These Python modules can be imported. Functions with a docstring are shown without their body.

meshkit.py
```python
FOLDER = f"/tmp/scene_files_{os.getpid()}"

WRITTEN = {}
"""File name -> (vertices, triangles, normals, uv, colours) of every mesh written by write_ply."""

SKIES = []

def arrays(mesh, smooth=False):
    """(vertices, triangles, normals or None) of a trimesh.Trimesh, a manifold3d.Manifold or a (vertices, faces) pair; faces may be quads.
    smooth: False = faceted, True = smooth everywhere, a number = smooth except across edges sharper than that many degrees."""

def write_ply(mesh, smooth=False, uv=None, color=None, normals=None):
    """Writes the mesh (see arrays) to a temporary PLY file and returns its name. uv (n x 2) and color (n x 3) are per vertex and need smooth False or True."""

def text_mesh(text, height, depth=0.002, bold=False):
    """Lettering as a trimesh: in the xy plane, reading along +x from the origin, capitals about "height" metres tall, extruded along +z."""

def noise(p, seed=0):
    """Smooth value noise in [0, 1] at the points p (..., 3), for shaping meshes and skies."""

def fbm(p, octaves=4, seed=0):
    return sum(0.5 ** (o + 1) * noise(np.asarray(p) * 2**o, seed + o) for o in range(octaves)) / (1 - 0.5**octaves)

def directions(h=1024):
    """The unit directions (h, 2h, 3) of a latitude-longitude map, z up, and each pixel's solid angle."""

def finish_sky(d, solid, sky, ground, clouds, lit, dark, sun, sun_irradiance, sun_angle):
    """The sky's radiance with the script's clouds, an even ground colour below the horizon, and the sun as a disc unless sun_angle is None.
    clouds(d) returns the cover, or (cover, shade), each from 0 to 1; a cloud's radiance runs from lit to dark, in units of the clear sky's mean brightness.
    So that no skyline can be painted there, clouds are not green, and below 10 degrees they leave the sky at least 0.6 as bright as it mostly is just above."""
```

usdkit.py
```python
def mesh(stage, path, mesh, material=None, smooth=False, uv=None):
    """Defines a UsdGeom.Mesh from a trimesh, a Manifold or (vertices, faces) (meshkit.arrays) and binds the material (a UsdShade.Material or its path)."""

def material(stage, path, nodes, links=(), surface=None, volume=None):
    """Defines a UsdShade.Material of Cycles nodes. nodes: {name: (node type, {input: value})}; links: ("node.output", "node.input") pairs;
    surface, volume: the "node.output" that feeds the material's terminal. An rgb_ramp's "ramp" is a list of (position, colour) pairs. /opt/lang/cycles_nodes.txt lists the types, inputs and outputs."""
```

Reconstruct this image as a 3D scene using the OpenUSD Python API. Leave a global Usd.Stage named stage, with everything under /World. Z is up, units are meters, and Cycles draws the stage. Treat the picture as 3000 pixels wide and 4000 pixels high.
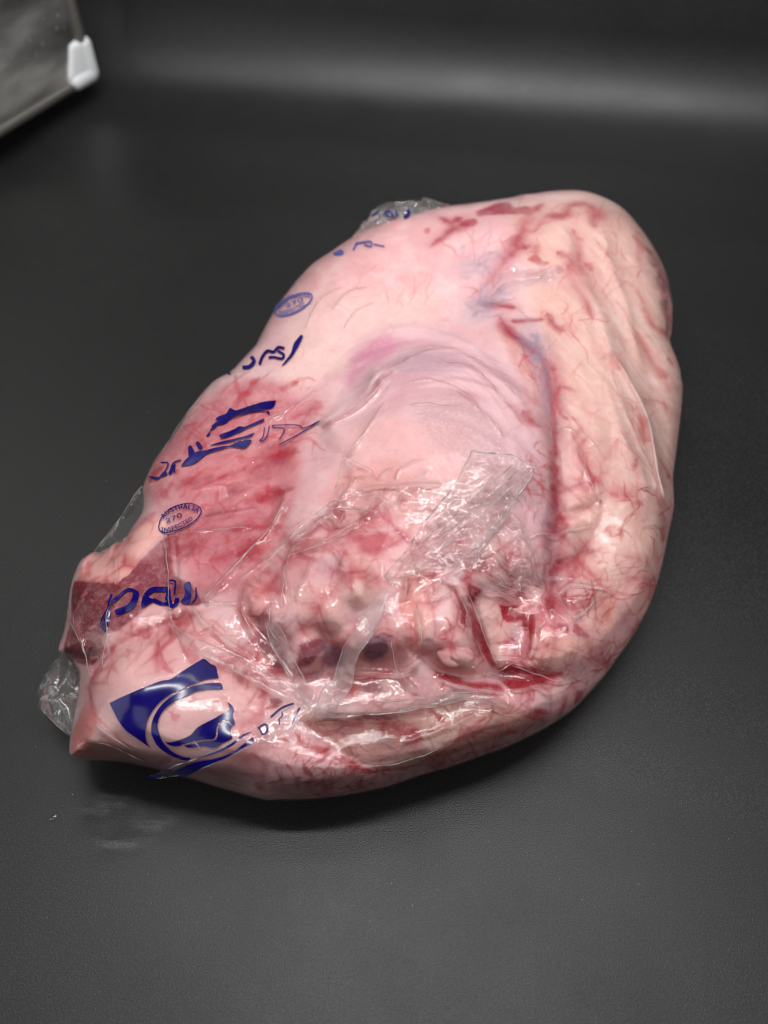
import math
import numpy as np
from scipy.spatial import cKDTree, Delaunay
from scipy.interpolate import RegularGridInterpolator, LinearNDInterpolator
from scipy import ndimage
import shapely
from shapely.geometry import Polygon, LineString, MultiPolygon
from shapely.ops import unary_union
import trimesh
import usdkit, meshkit
from pxr import Usd, UsdGeom, UsdLux, UsdShade, Gf, Sdf, Vt

stage = Usd.Stage.CreateInMemory()
UsdGeom.SetStageUpAxis(stage, UsdGeom.Tokens.z)
UsdGeom.SetStageMetersPerUnit(stage, 1.0)
UsdGeom.Xform.Define(stage, '/World')
UsdGeom.Scope.Define(stage, '/World/Looks')

# ------------------------------------------------------------------ camera
EYE = np.array([0.0, 0.0, 0.47])
PITCH = math.radians(50)
TX, TY = 0.45, 0.60                      # tangents of the half angles
FWD = np.array([0, math.cos(PITCH), -math.sin(PITCH)])
UPV = np.array([0, math.sin(PITCH), math.cos(PITCH)])
cam = UsdGeom.Camera.Define(stage, '/World/camera')
cam.AddTranslateOp().Set(Gf.Vec3d(*EYE))
cam.AddRotateXOp().Set(90 - math.degrees(PITCH))
F = 24.0
cam.CreateFocalLengthAttr(F)
cam.CreateHorizontalApertureAttr(2 * F * TX)
cam.CreateVerticalApertureAttr(2 * F * TY)
cam.CreateFStopAttr(4.0)
cam.CreateFocusDistanceAttr(0.485)
cam.CreateClippingRangeAttr(Gf.Vec2f(0.02, 50))
cam.CreateExposureAttr(-0.17)

# ------------------------------------------------------------------ lamps (a lit photo booth: LED panels under its roof)
def rect_light(name, loc, rx, ry, w, h, inten, color=(1, 1, 1)):
    l = UsdLux.RectLight.Define(stage, '/World/' + name)
    l.AddTranslateOp().Set(Gf.Vec3d(*loc)); l.AddRotateXYZOp().Set(Gf.Vec3f(rx, ry, 0))
    l.CreateWidthAttr(w); l.CreateHeightAttr(h); l.CreateIntensityAttr(inten); l.CreateColorAttr(Gf.Vec3f(*color))
    return l
rect_light('led_strip', (0.02, 0.30, 1.02), 0, 0, 0.80, 0.05, 44, (1, 0.995, 0.99))
rect_light('led_strip_001', (0.02, 0.60, 1.00), 60, 0, 1.0, 0.03, 95, (1, 0.995, 0.99))
rect_light('booth_roof', (0.0, 0.60, 1.08), 0, 0, 1.5, 0.80, 0.75, (1, 0.995, 0.99))
rect_light('booth_wall_left', (-0.85, 0.05, 0.55), 0, -90, 0.9, 0.6, 1.3, (1, 0.995, 0.99))
rect_light('booth_wall_right', (0.85, 0.05, 0.55), 0, 90, 0.9, 0.6, 1.3, (1, 0.995, 0.99))
rect_light('booth_front', (0.0, -0.42, 0.98), 45, 0, 1.5, 0.45, 1.2, (1, 0.995, 0.99))

# ------------------------------------------------------------------ helpers
def lin(c):
    c = np.asarray(c, float) / 255.0
    return np.where(c <= 0.04045, c / 12.92, ((c + 0.055) / 1.055) ** 2.4)

_used = {}
def numbered(parent, name):
    k = (parent, name)
    n = _used.get(k, -1) + 1
    _used[k] = n
    return name if n == 0 else f'{name}_{n:03d}'

def tag(prim, label=None, cat=None, group=None, kind=None):
    p = prim.GetPrim() if hasattr(prim, 'GetPrim') else prim
    for k, v in (('label', label), ('category', cat), ('group', group), ('kind', kind)):
        if v: p.SetCustomDataByKey(k, v)
    return prim

def normals_of(v, f):
    n = np.zeros_like(v)
    fn = np.cross(v[f[:, 1]] - v[f[:, 0]], v[f[:, 2]] - v[f[:, 0]])
    for k in range(3):
        np.add.at(n, f[:, k], fn)
    return n / np.maximum(np.linalg.norm(n, axis=1, keepdims=True), 1e-20)

def mesh(parent, name, v, f, mat, normals=None, color=None, flat=False):
    path = f'{parent}/{numbered(parent, name)}'
    m = UsdGeom.Mesh.Define(stage, path)
    v = np.asarray(v, float); f = np.asarray(f, int)
    m.CreatePointsAttr(Vt.Vec3fArray.FromNumpy(v.astype(np.float32)))
    m.CreateFaceVertexCountsAttr(Vt.IntArray.FromNumpy(np.full(len(f), f.shape[1], np.int32)))
    m.CreateFaceVertexIndicesAttr(Vt.IntArray.FromNumpy(f.astype(np.int32).ravel()))
    m.CreateSubdivisionSchemeAttr('none')
    if not flat:
        if normals is None:
            normals = normals_of(v, f if f.shape[1] == 3 else np.vstack([f[:, :3], f[:, [0, 2, 3]]]))
        m.CreateNormalsAttr(Vt.Vec3fArray.FromNumpy(normals.astype(np.float32)))
        m.SetNormalsInterpolation('vertex')
    if color is not None:
        UsdGeom.PrimvarsAPI(m).CreatePrimvar('Cd', Sdf.ValueTypeNames.Color3fArray, 'vertex').Set(Vt.Vec3fArray.FromNumpy(np.clip(color, 0, 1).astype(np.float32)))
    UsdShade.MaterialBindingAPI.Apply(m.GetPrim()).Bind(mat)
    return m

def thing(name, label, cat, loc=(0, 0, 0)):
    x = UsdGeom.Xform.Define(stage, '/World/' + numbered('/World', name))
    x.AddTranslateOp().Set(Gf.Vec3d(*loc))
    return tag(x, label, cat)

def MAT(name, nodes, links=(), surface=None):
    return usdkit.material(stage, '/World/Looks/' + name, nodes, links, surface=surface)

def smooth01(x):
    x = np.clip(x, 0, 1)
    return x * x * (3 - 2 * x)

def nz(q, scale, seed=0, oct=1, z=0.0):
    p = np.column_stack([q[:, 0] * scale, q[:, 1] * scale, np.full(len(q), z + 0.37)])
    return meshkit.fbm(p, oct, seed) if oct > 1 else meshkit.noise(p, seed)

def noise_dir(q, ang, along, across, seed=0, oct=2):
    c, s = math.cos(ang), math.sin(ang)
    return nz(np.column_stack([(q[:, 0] * c + q[:, 1] * s) * along, (-q[:, 0] * s + q[:, 1] * c) * across]), 1.0, seed, oct)

def spline(pts, n=12):
    p = np.asarray(pts, float)
    if len(p) < 3:
        t = np.linspace(0, 1, n)[:, None]
        return p[0] * (1 - t) + p[-1] * t
    e = np.vstack([2 * p[0] - p[1], p, 2 * p[-1] - p[-2]])
    out = []
    for i in range(1, len(e) - 2):
        t = np.linspace(0, 1, n, endpoint=False)[:, None]
        a, b, c, d = e[i - 1], e[i], e[i + 1], e[i + 2]
        out.append(0.5 * (2 * b + (c - a) * t + (2 * a - 5 * b + 4 * c - d) * t**2 + (3 * b - a - 3 * c + d) * t**3))
    return np.vstack(out + [p[-1:]])

def ray_dirs(px):
    px = np.atleast_2d(np.asarray(px, float))
    a = (px[:, 0] - 1500) / 1500 * TX
    b = (2000 - px[:, 1]) / 2000 * TY
    return np.column_stack([a, np.zeros(len(a)), np.zeros(len(a))]) + FWD + b[:, None] * UPV

# survey frames: points measured in enlarged views of the photograph, brought to one common survey grid
def fr(x0, y0, s):
    return lambda *pts: [(x0 + p[0] / s, y0 + p[1] / s) for p in pts]
C2 = fr(1000, 700, 1.659); C3 = fr(1800, 700, 1.659); C4 = fr(500, 1300, 2.07375); C5 = fr(1200, 1300, 1.659)
C6 = fr(1900, 1300, 1.8433); D1 = fr(200, 1900, 2.07375); D2 = fr(900, 1900, 2.07375); D3 = fr(1500, 1700, 2.07375)
D4 = fr(100, 2400, 1.8433); D5 = fr(900, 2300, 2.07375); D6 = fr(1600, 2200, 1.50818); E2 = fr(1700, 2200, 2.37)
E3 = fr(1000, 2600, 1.8433); E4 = fr(1600, 750, 2.07375); OV = fr(0, 0, 0.553)

# ------------------------------------------------------------------ backdrop: one black sheet, table and sweep in one
def node_chain_sheet():
    nodes = {
        'pos': ('geometry', {}),
        'n1': ('noise_texture', {'scale': 1300.0, 'detail': 2.0, 'roughness': 0.6}),
        'n2': ('noise_texture', {'scale': 9.0, 'detail': 4.0, 'roughness': 0.6}),
        'n3': ('noise_texture', {'scale': 2600.0, 'detail': 1.0}),
        'r2': ('map_range', {'from_min': 0.3, 'from_max': 0.7, 'to_min': 0.33, 'to_max': 0.43, 'clamp': True}),
        'ramp': ('rgb_ramp', {'ramp': [(0.3, (0.008, 0.008, 0.008)), (0.52, (0.016, 0.016, 0.016)), (0.72, (0.055, 0.055, 0.055))]}),
        'b': ('bump', {'strength': 0.45, 'distance': 0.0004}),
        'p': ('principled_bsdf', {'specular_ior_level': 0.45}),
    }
    links = [('pos.position', 'n1.vector'), ('pos.position', 'n2.vector'), ('pos.position', 'n3.vector'), ('n2.fac', 'r2.value'), ('r2.result', 'p.roughness'),
             ('n1.fac', 'ramp.fac'), ('ramp.color', 'p.base_color'), ('n1.fac', 'b.height'), ('b.normal', 'p.normal')]
    return MAT('black_sheet', nodes, links, 'p.BSDF')
M_sheet = node_chain_sheet()

def build_sheet():
    yaw = math.radians(-10.0)
    y0, R = 0.925, 0.115
    s = np.concatenate([np.linspace(-1.2, 0.0, 30), np.linspace(0.004, 0.30, 75), np.linspace(0.304, y0, 216), ])
    prof = [(y, 0.0) for y in s]
    for a in np.linspace(0, math.pi / 2 * 0.89, 40)[1:]:
        prof.append((y0 + R * math.sin(a), R * (1 - math.cos(a))))
    dy, dz = math.cos(math.pi / 2 * 0.89), math.sin(math.pi / 2 * 0.89)
    for t in np.linspace(0, 1.0, 20)[1:]:
        prof.append((prof[-1][0] + dy * 0.05, prof[-1][1] + dz * 0.05))
    prof = np.array(prof)
    xs = np.linspace(-1.3, 1.3, 261)
    X, J = np.meshgrid(xs, np.arange(len(prof)))
    Y, Z = prof[J, 0], prof[J, 1].copy()
    c, sn = math.cos(yaw), math.sin(yaw)
    P = np.column_stack([(X * c - (Y - 0.4) * sn).ravel(), (X * sn + (Y - 0.4) * c + 0.4).ravel(), Z.ravel()])
    # gentle waves of a sheet that was rolled up, growing towards the sweep
    far = smooth01((P[:, 1] - 0.62) / 0.35)
    P[:, 2] += far * (0.0034 * np.sin(P[:, 1] * 34 + P[:, 0] * 5 + 2.0 * nz(P, 2.2, 5)) )
    # a soft fold running out under the meat to the right
    a, b = FOLD
    d = np.array([b[1] - a[1], a[0] - b[0]]); d /= np.linalg.norm(d)
    if d[1] < 0: d = -d
    sd = (P[:, 0] - a[0]) * d[0] + (P[:, 1] - a[1]) * d[1]
    side = smooth01((P[:, 0] - 0.02) / 0.1)
    P[:, 2] += side * 0.022 * np.clip(sd, 0, None) * np.exp(-np.clip(sd, 0, None) / 0.25)
    n, m = X.shape
    idx = np.arange(n * m).reshape(n, m)
    f = np.stack([idx[:-1, :-1], idx[:-1, 1:], idx[1:, 1:], idx[1:, :-1]], -1).reshape(-1, 4)
    o = mesh('/World', 'ground', P, f, M_sheet)
    tag(o, 'matt black sheet under the meat, swept up into the backdrop behind it', 'backdrop', kind='structure')

def on_floor(px, z=0.0):
    d = ray_dirs(px)
    t = (z - EYE[2]) / d[:, 2]
    return EYE + d * t[:, None]
FOLD = [tuple(on_floor([(2250, 3020)])[0][:2]), tuple(on_floor([(2990, 3290)])[0][:2])]
build_sheet()

# ------------------------------------------------------------------ the joint of beef: rim curve, body plane and relief
RIM = C2((0, 1090), (100, 900), (210, 740), (350, 580), (480, 490), (560, 435), (650, 380), (740, 335), (830, 290), (1000, 250), (1200, 205), (1400, 180), (1659, 140)) \
    + C3((300, 138), (430, 122), (570, 104), (700, 100), (800, 112), (900, 145), (1000, 195), (1080, 260), (1160, 355), (1220, 440), (1280, 550), (1325, 660), (1345, 760), (1357, 830), (1357, 940), (1352, 1010), (1340, 1060), (1350, 1100), (1380, 1170), (1405, 1250), (1415, 1327)) \
    + C6((1390, 330), (1395, 420), (1385, 560), (1365, 740), (1345, 900), (1325, 1050), (1330, 1160), (1330, 1260), (1310, 1370), (1285, 1480), (1262, 1600)) \
    + D6((1440, 130), (1400, 240), (1350, 340), (1290, 440), (1220, 540), (1130, 660), (1040, 760), (950, 850), (850, 920), (740, 985), (620, 1045), (500, 1095), (370, 1140), (230, 1190), (120, 1220), (0, 1258)) \
    + E3((960, 850), (800, 888), (600, 922), (400, 942), (200, 946), (60, 942)) \
    + OV((480, 1696), (430, 1680), (375, 1664), (325, 1652), (295, 1645), (265, 1641), (211, 1637), (175, 1633), (160, 1622), (158, 1600), (165, 1560), (172, 1520), (178, 1480), (180, 1450), (172, 1436), (159, 1422), (146, 1414), (136, 1406), (135, 1392), (145, 1363), (150, 1340), (154, 1317), (157, 1285), (163, 1253), (175, 1221), (183, 1207), (193, 1199), (206, 1192), (222, 1194), (240, 1182), (253, 1172), (272, 1166), (295, 1131), (311, 1106), (314, 1083), (313, 1060), (315, 1047), (327, 1018), (343, 988), (364, 962), (388, 927), (415, 884), (442, 849), (470, 822), (500, 806), (527, 778))
NDIR = np.array([0.0, -0.62, 0.785]); NDIR /= np.linalg.norm(NDIR)
PZ0, PY0, PS = 0.024, 0.20, 0.11         # body plane: z = PZ0 + (y - PY0) * PS
PN = np.array([0, -PS, 1.0])
def plane_pt(q):
    return np.column_stack([q[:, 0], q[:, 1], PZ0 + (q[:, 1] - PY0) * PS])
def ray_plane(px, lift=0.0):
    """where a survey ray meets the body plane raised by lift along NDIR; lift may be an array"""
    d = ray_dirs(px)
    lift = np.broadcast_to(np.asarray(lift, float), (len(d),))
    o = np.array([0, PY0, PZ0]) + lift[:, None] * NDIR
    t = ((o - EYE) @ PN) / (d @ PN)
    return EYE + d * t[:, None] - lift[:, None] * NDIR
rim_xy = ray_plane(RIM)[:, :2]
rim_xy = spline(np.vstack([rim_xy, rim_xy[:1]]), 8)[:-1]
RIMP = Polygon(rim_xy).buffer(0)
RIMP = RIMP if RIMP.geom_type == 'Polygon' else max(RIMP.geoms, key=lambda g: g.area)

def ring(poly, step):
    L = poly.exterior.length
    n = max(8, int(L / step))
    return np.array([poly.exterior.interpolate(i / n, normalized=True).coords[0] for i in range(n)])
_rimtree = cKDTree(ring(RIMP, 0.0003))
def rim_dist(q):
    d, _ = _rimtree.query(q)
    return np.where(shapely.contains_xy(RIMP, q[:, 0], q[:, 1]), d, -d)
def dome(d, D, H):
    t = np.clip(d / D, 0, 1)
    return H * np.sqrt(np.clip(1 - (1 - t) ** 2, 0, 1))
def H0(q):
    return dome(rim_dist(q), 0.085, 0.050)

_height = [H0]
def S(px):
    """survey points -> chart of the body (x, y on its plane)"""
    px = np.atleast_2d(np.asarray(px, float))
    h = np.zeros(len(px))
    for _ in range(7):
        q = ray_plane(px, h)[:, :2]
        h = 0.4 * h + 0.6 * np.maximum(_height[0](q), 0)
    return ray_plane(px, h)[:, :2]
def mpp(q):
    return np.linalg.norm(plane_pt(q) - EYE, axis=1) * 2 * TX / 3000 * 1.05

# relief: mounds (centre, semi-axes px, turn deg, height m, sharpness), grooves and ridges (points, half width px, height m)
MOUNDS = [
    (OV((960, 990))[0], 430, 560, 18, 0.026, 1.5), (OV((1000, 900))[0], 300, 330, 18, 0.010, 1.2),
    (C5((230, 700))[0], 75, 42, 35, 0.004, 1.0), (OV((1310, 900))[0], 170, 760, -6, 0.012, 1.0), (OV((1230, 520))[0], 330, 190, 0, 0.008, 1.0),
    (OV((800, 620))[0], 300, 230, -35, 0.006, 1.0),
    (OV((330, 1560))[0], 330, 250, 10, 0.014, 1.0), (OV((300, 1440))[0], 190, 110, -20, 0.006, 1.0),
    (OV((240, 1270))[0], 140, 200, 20, 0.006, 1.0), (OV((690, 1250))[0], 240, 190, 0, 0.009, 1.0),
    (OV((740, 1420))[0], 300, 120, 0, -0.003, 1.0), (OV((560, 1390))[0], 90, 120, 0, -0.003, 1.0), (OV((700, 1330))[0], 330, 170, 0, 0.007, 1.0),
    (OV((1090, 1330))[0], 130, 170, 15, -0.006, 1.0), (OV((960, 1390))[0], 150, 150, 0, 0.006, 1.0),
    (OV((1240, 1360))[0], 180, 150, -20, 0.008, 1.0), (OV((560, 1000))[0], 420, 130, -40, -0.006, 1.0),
    (OV((480, 1150))[0], 280, 150, -30, -0.006, 1.0), (OV((770, 1240))[0], 60, 90, -10, 0.007, 1.2), (OV((560, 1290))[0], 60, 70, 0, 0.007, 1.2),
    (OV((760, 1395))[0], 60, 60, 0, 0.006, 1.2), (OV((815, 1380))[0], 65, 65, 0, 0.008, 1.2), (OV((660, 1405))[0], 60, 60, 0, 0.006, 1.2),
    (OV((1000, 1600))[0], 560, 110, -14, 0.006, 1.0), (OV((600, 1640))[0], 260, 110, 10, 0.007, 1.0),
]
CREASES = [
    (OV((1155, 700), (1180, 780), (1195, 900), (1200, 1050), (1195, 1180), (1200, 1250), (1190, 1330)), 40, -0.0055),
    (OV((1200, 1110), (1260, 1100), (1290, 1080)), 26, -0.003), (OV((1195, 1230), (1250, 1205), (1290, 1195)), 26, -0.003),
    (OV((690, 930), (740, 890), (800, 850), (830, 810)), 34, 0.005), (OV((670, 955), (720, 915), (790, 870), (830, 835)), 26, -0.003),
    (OV((820, 730), (900, 720), (1000, 760), (1080, 840), (1130, 920)), 20, 0.002), (OV((840, 790), (930, 790), (1020, 850), (1080, 930)), 16, 0.002),
    (OV((1020, 640), (1100, 600), (1180, 595)), 40, -0.004),
    (OV((1010, 1280), (1040, 1370), (1060, 1440), (1120, 1465)), 36, -0.007), (OV((900, 1400), (960, 1450), (1080, 1465), (1200, 1455)), 36, -0.007),
    (OV((640, 1560), (720, 1610), (800, 1660)), 30, -0.003), (OV((640, 1390), (560, 1340), (520, 1280)), 34, -0.003),
    (OV((520, 1460), (590, 1480), (660, 1500)), 34, -0.003), (OV((150, 1425), (220, 1420), (300, 1375), (420, 1320)), 34, -0.007),
    (OV((1220, 480), (1270, 620), (1300, 800)), 30, -0.002), (C6((880, 200), (960, 300), (1060, 480), (1140, 680), (1200, 900), (1230, 1080), (1290, 1260)), 22, 0.0035), (C6((700, 250), (820, 420), (900, 640), (980, 850), (1080, 1000), (1120, 1250)), 26, 0.0022),
    (C3((880, 330), (960, 560), (1060, 800), (1110, 1000), (1180, 1250)), 28, 0.003), (C3((780, 560), (820, 760), (900, 980), (960, 1200)), 30, 0.0028), (C5((75, 630), (250, 540), (400, 430), (480, 330), (580, 240)), 24, 0.0040), (C5((90, 690), (260, 600), (420, 480), (520, 370)), 20, -0.0025),
    (C5((660, 150), (900, 160), (1120, 290), (1300, 480)), 22, 0.0018), (C5((560, 330), (800, 300), (1000, 400), (1150, 560)), 20, 0.0018), (OV((1440, 650), (1455, 760)), 40, -0.006),
    (OV((370, 1150), (378, 1300)), 22, -0.004), (OV((430, 1120), (560, 1100)), 20, -0.003),
]
def bump_fields():
    out = []
    for (c, rx, ry, turn, h, k) in MOUNDS:
        q = S([c])[0]; m = mpp(q[None])[0]
        out.append((q, rx * m, ry * m * 1.15, math.radians(-turn), h, k))
    cr = []
    for (pts, w, h) in CREASES:
        q = spline(S(pts), 60)
        cr.append((cKDTree(q), q, w * mpp(q).mean(), h))
    return out, cr
_B, _CR = bump_fields()

WRINK = [(Polygon(S(OV((1220, 460), (1400, 520), (1460, 850), (1440, 1150), (1300, 1300), (1220, 1280), (1210, 800)))).buffer(0), 108, .0013),
    (Polygon(S(OV((560, 1560), (900, 1530), (1180, 1500), (1330, 1330), (1400, 1330), (1180, 1580), (900, 1690), (600, 1720)))).buffer(0), 18, .0011),
    (Polygon(S(OV((340, 980), (500, 830), (680, 850), (640, 1040), (520, 1250), (380, 1200)))).buffer(0), 35, .0011),
    (Polygon(S(OV((170, 1600), (240, 1480), (560, 1640), (560, 1710), (300, 1650)))).buffer(0), -25, .0010)]
# lobules of fat: seams between rounded cells, where the fat is lumpy
LOBE = [Polygon(S(p)).buffer(0) for p in (OV((540, 1130), (860, 1120), (1150, 1180), (1230, 1000), (1300, 1180), (1420, 1180), (1440, 1260), (1300, 1470), (1180, 1570), (1000, 1650), (700, 1720), (560, 1700), (760, 1660), (640, 1560), (530, 1440), (520, 1280)),
    OV((180, 1340), (420, 1300), (620, 1480), (640, 1560), (560, 1690), (500, 1660), (520, 1540), (430, 1410), (240, 1470), (200, 1520)), OV((200, 1190), (330, 1120), (380, 1180), (250, 1330), (180, 1290)), OV((1230, 880), (1300, 900), (1320, 1240), (1220, 1260)))]
def lobes(q, cell, seed):
    rng = np.random.default_rng(seed)
    lo, hi = rim_xy.min(0) - .02, rim_xy.max(0) + .02
    p = rng.uniform(lo, hi, (int(np.prod((hi - lo) / cell)), 2))
    w = q + cell * .5 * np.column_stack([nz(q, .55 / cell, seed + 1, 2) - .5, nz(q, .55 / cell, seed + 2, 2) - .5])
    d, i = cKDTree(p * [1, .8]).query(w * [1, .8], k=2)
    e = (d[:, 1] - d[:, 0]) / cell
    return np.exp(-(e / .10) ** 2), rng.uniform(0, 1, len(p))[i[:, 0]], e
def lobe_mask(q):
    out = np.zeros(len(q))
    for g in LOBE:
        sel = np.flatnonzero((q[:, 0] > g.bounds[0] - .02) & (q[:, 0] < g.bounds[2] + .02) & (q[:, 1] > g.bounds[1] - .02) & (q[:, 1] < g.bounds[3] + .02))
        d, _ = cKDTree(np.vstack([ring(x, .002) for x in getattr(g, 'geoms', [g])])).query(q[sel])
        out[sel] = np.maximum(out[sel], smooth01(np.where(shapely.contains_xy(g, q[sel, 0], q[sel, 1]), d, -d) / .02 + .5))
    return out
# raster of the relief, read back by everything that lies on the meat
gx = np.arange(rim_xy[:, 0].min() - 0.03, rim_xy[:, 0].max() + 0.03, 0.0008)
gy = np.arange(rim_xy[:, 1].min() - 0.03, rim_xy[:, 1].max() + 0.03, 0.0008)
GX, GY = np.meshgrid(gx, gy, indexing='ij')
GQ = np.column_stack([GX.ravel(), GY.ravel()])
GD = rim_dist(GQ)
def relief(q, d):
    h = dome(d, 0.085, 0.050)
    w = q + 0.006 * np.column_stack([nz(q, 28, 3) - .5, nz(q, 28, 4) - .5])
    fade = smooth01(d / 0.022)
    add = np.zeros(len(q))
    for (c, a, b, t, hh, k) in _B:
        dx, dy = w[:, 0] - c[0], w[:, 1] - c[1]
        u, v = (dx * math.cos(t) + dy * math.sin(t)) / a, (-dx * math.sin(t) + dy * math.cos(t)) / b
        r = u * u + v * v
        add += hh * np.clip(1 - r / 1.6, 0, 1) ** (1.6 / k)
    for (tree, pts, wd, hh) in _CR:
        sel = (w[:, 0] > pts[:, 0].min() - 3 * wd) & (w[:, 0] < pts[:, 0].max() + 3 * wd) & (w[:, 1] > pts[:, 1].min() - 3 * wd) & (w[:, 1] < pts[:, 1].max() + 3 * wd)
        dd, ii = tree.query(w[sel])
        tt = ii / (len(pts) - 1)
        add[sel] += hh * np.exp(-(dd / (0.7 * wd)) ** 2) * smooth01(np.minimum(tt, 1 - tt) * 7 + 0.15)
    lm = lobe_mask(q)
    for cell, amp, sd in ((0.034, .0019, 201), (0.014, .0007, 211)):
        c_, r_, e_ = lobes(q, cell, sd)
        add += lm * amp * (np.sqrt(np.clip(e_, 0, 1)) * (.5 + .8 * r_) - .45)
    for poly_, ang_, am_ in WRINK:
        d_, _ = cKDTree(np.vstack([ring(x, .002) for x in getattr(poly_, 'geoms', [poly_])])).query(w)
        mk = smooth01(np.where(shapely.contains_xy(poly_, w[:, 0], w[:, 1]), d_, -d_) / .02 + .5)
        add += mk * am_ * (noise_dir(w, math.radians(ang_), 22, 150, 91, 3) - .5) * 2
    add += 0.0035 * (nz(q, 45, 11, 3) - .5) + 0.0007 * (nz(w, 150, 12, 2) - .5)
    return h + fade * add
GH = relief(GQ, GD).reshape(GX.shape)
_sm = ndimage.gaussian_filter(GH, 6) - ndimage.gaussian_filter(relief(GQ, GD).reshape(GX.shape) - dome(GD, .085, .05).reshape(GX.shape), 6) + (GH - dome(GD, .085, .05).reshape(GX.shape))
_w = smooth01((GD.reshape(GX.shape) - .008) / .02)
GH = (1 - _w) * GH + _w * _sm
_rg = RegularGridInterpolator((gx, gy), GH, bounds_error=False, fill_value=0.0)
_height[0] = _rg
def MH(q): return _rg(q)
# the bag bridges the hollows: closing of the relief, eased
k = 17
foot = np.hypot(*np.meshgrid(np.arange(-k, k + 1), np.arange(-k, k + 1))) <= k
GF = ndimage.grey_closing(np.where(GD.reshape(GX.shape) > 0, GH, 0), footprint=foot)
GF = ndimage.gaussian_filter(0.7 * GF + 0.3 * GH, 4.0) + 0.0004
GF = np.where(GD.reshape(GX.shape) > 0.012, GF, np.maximum(GF, GH))

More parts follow.
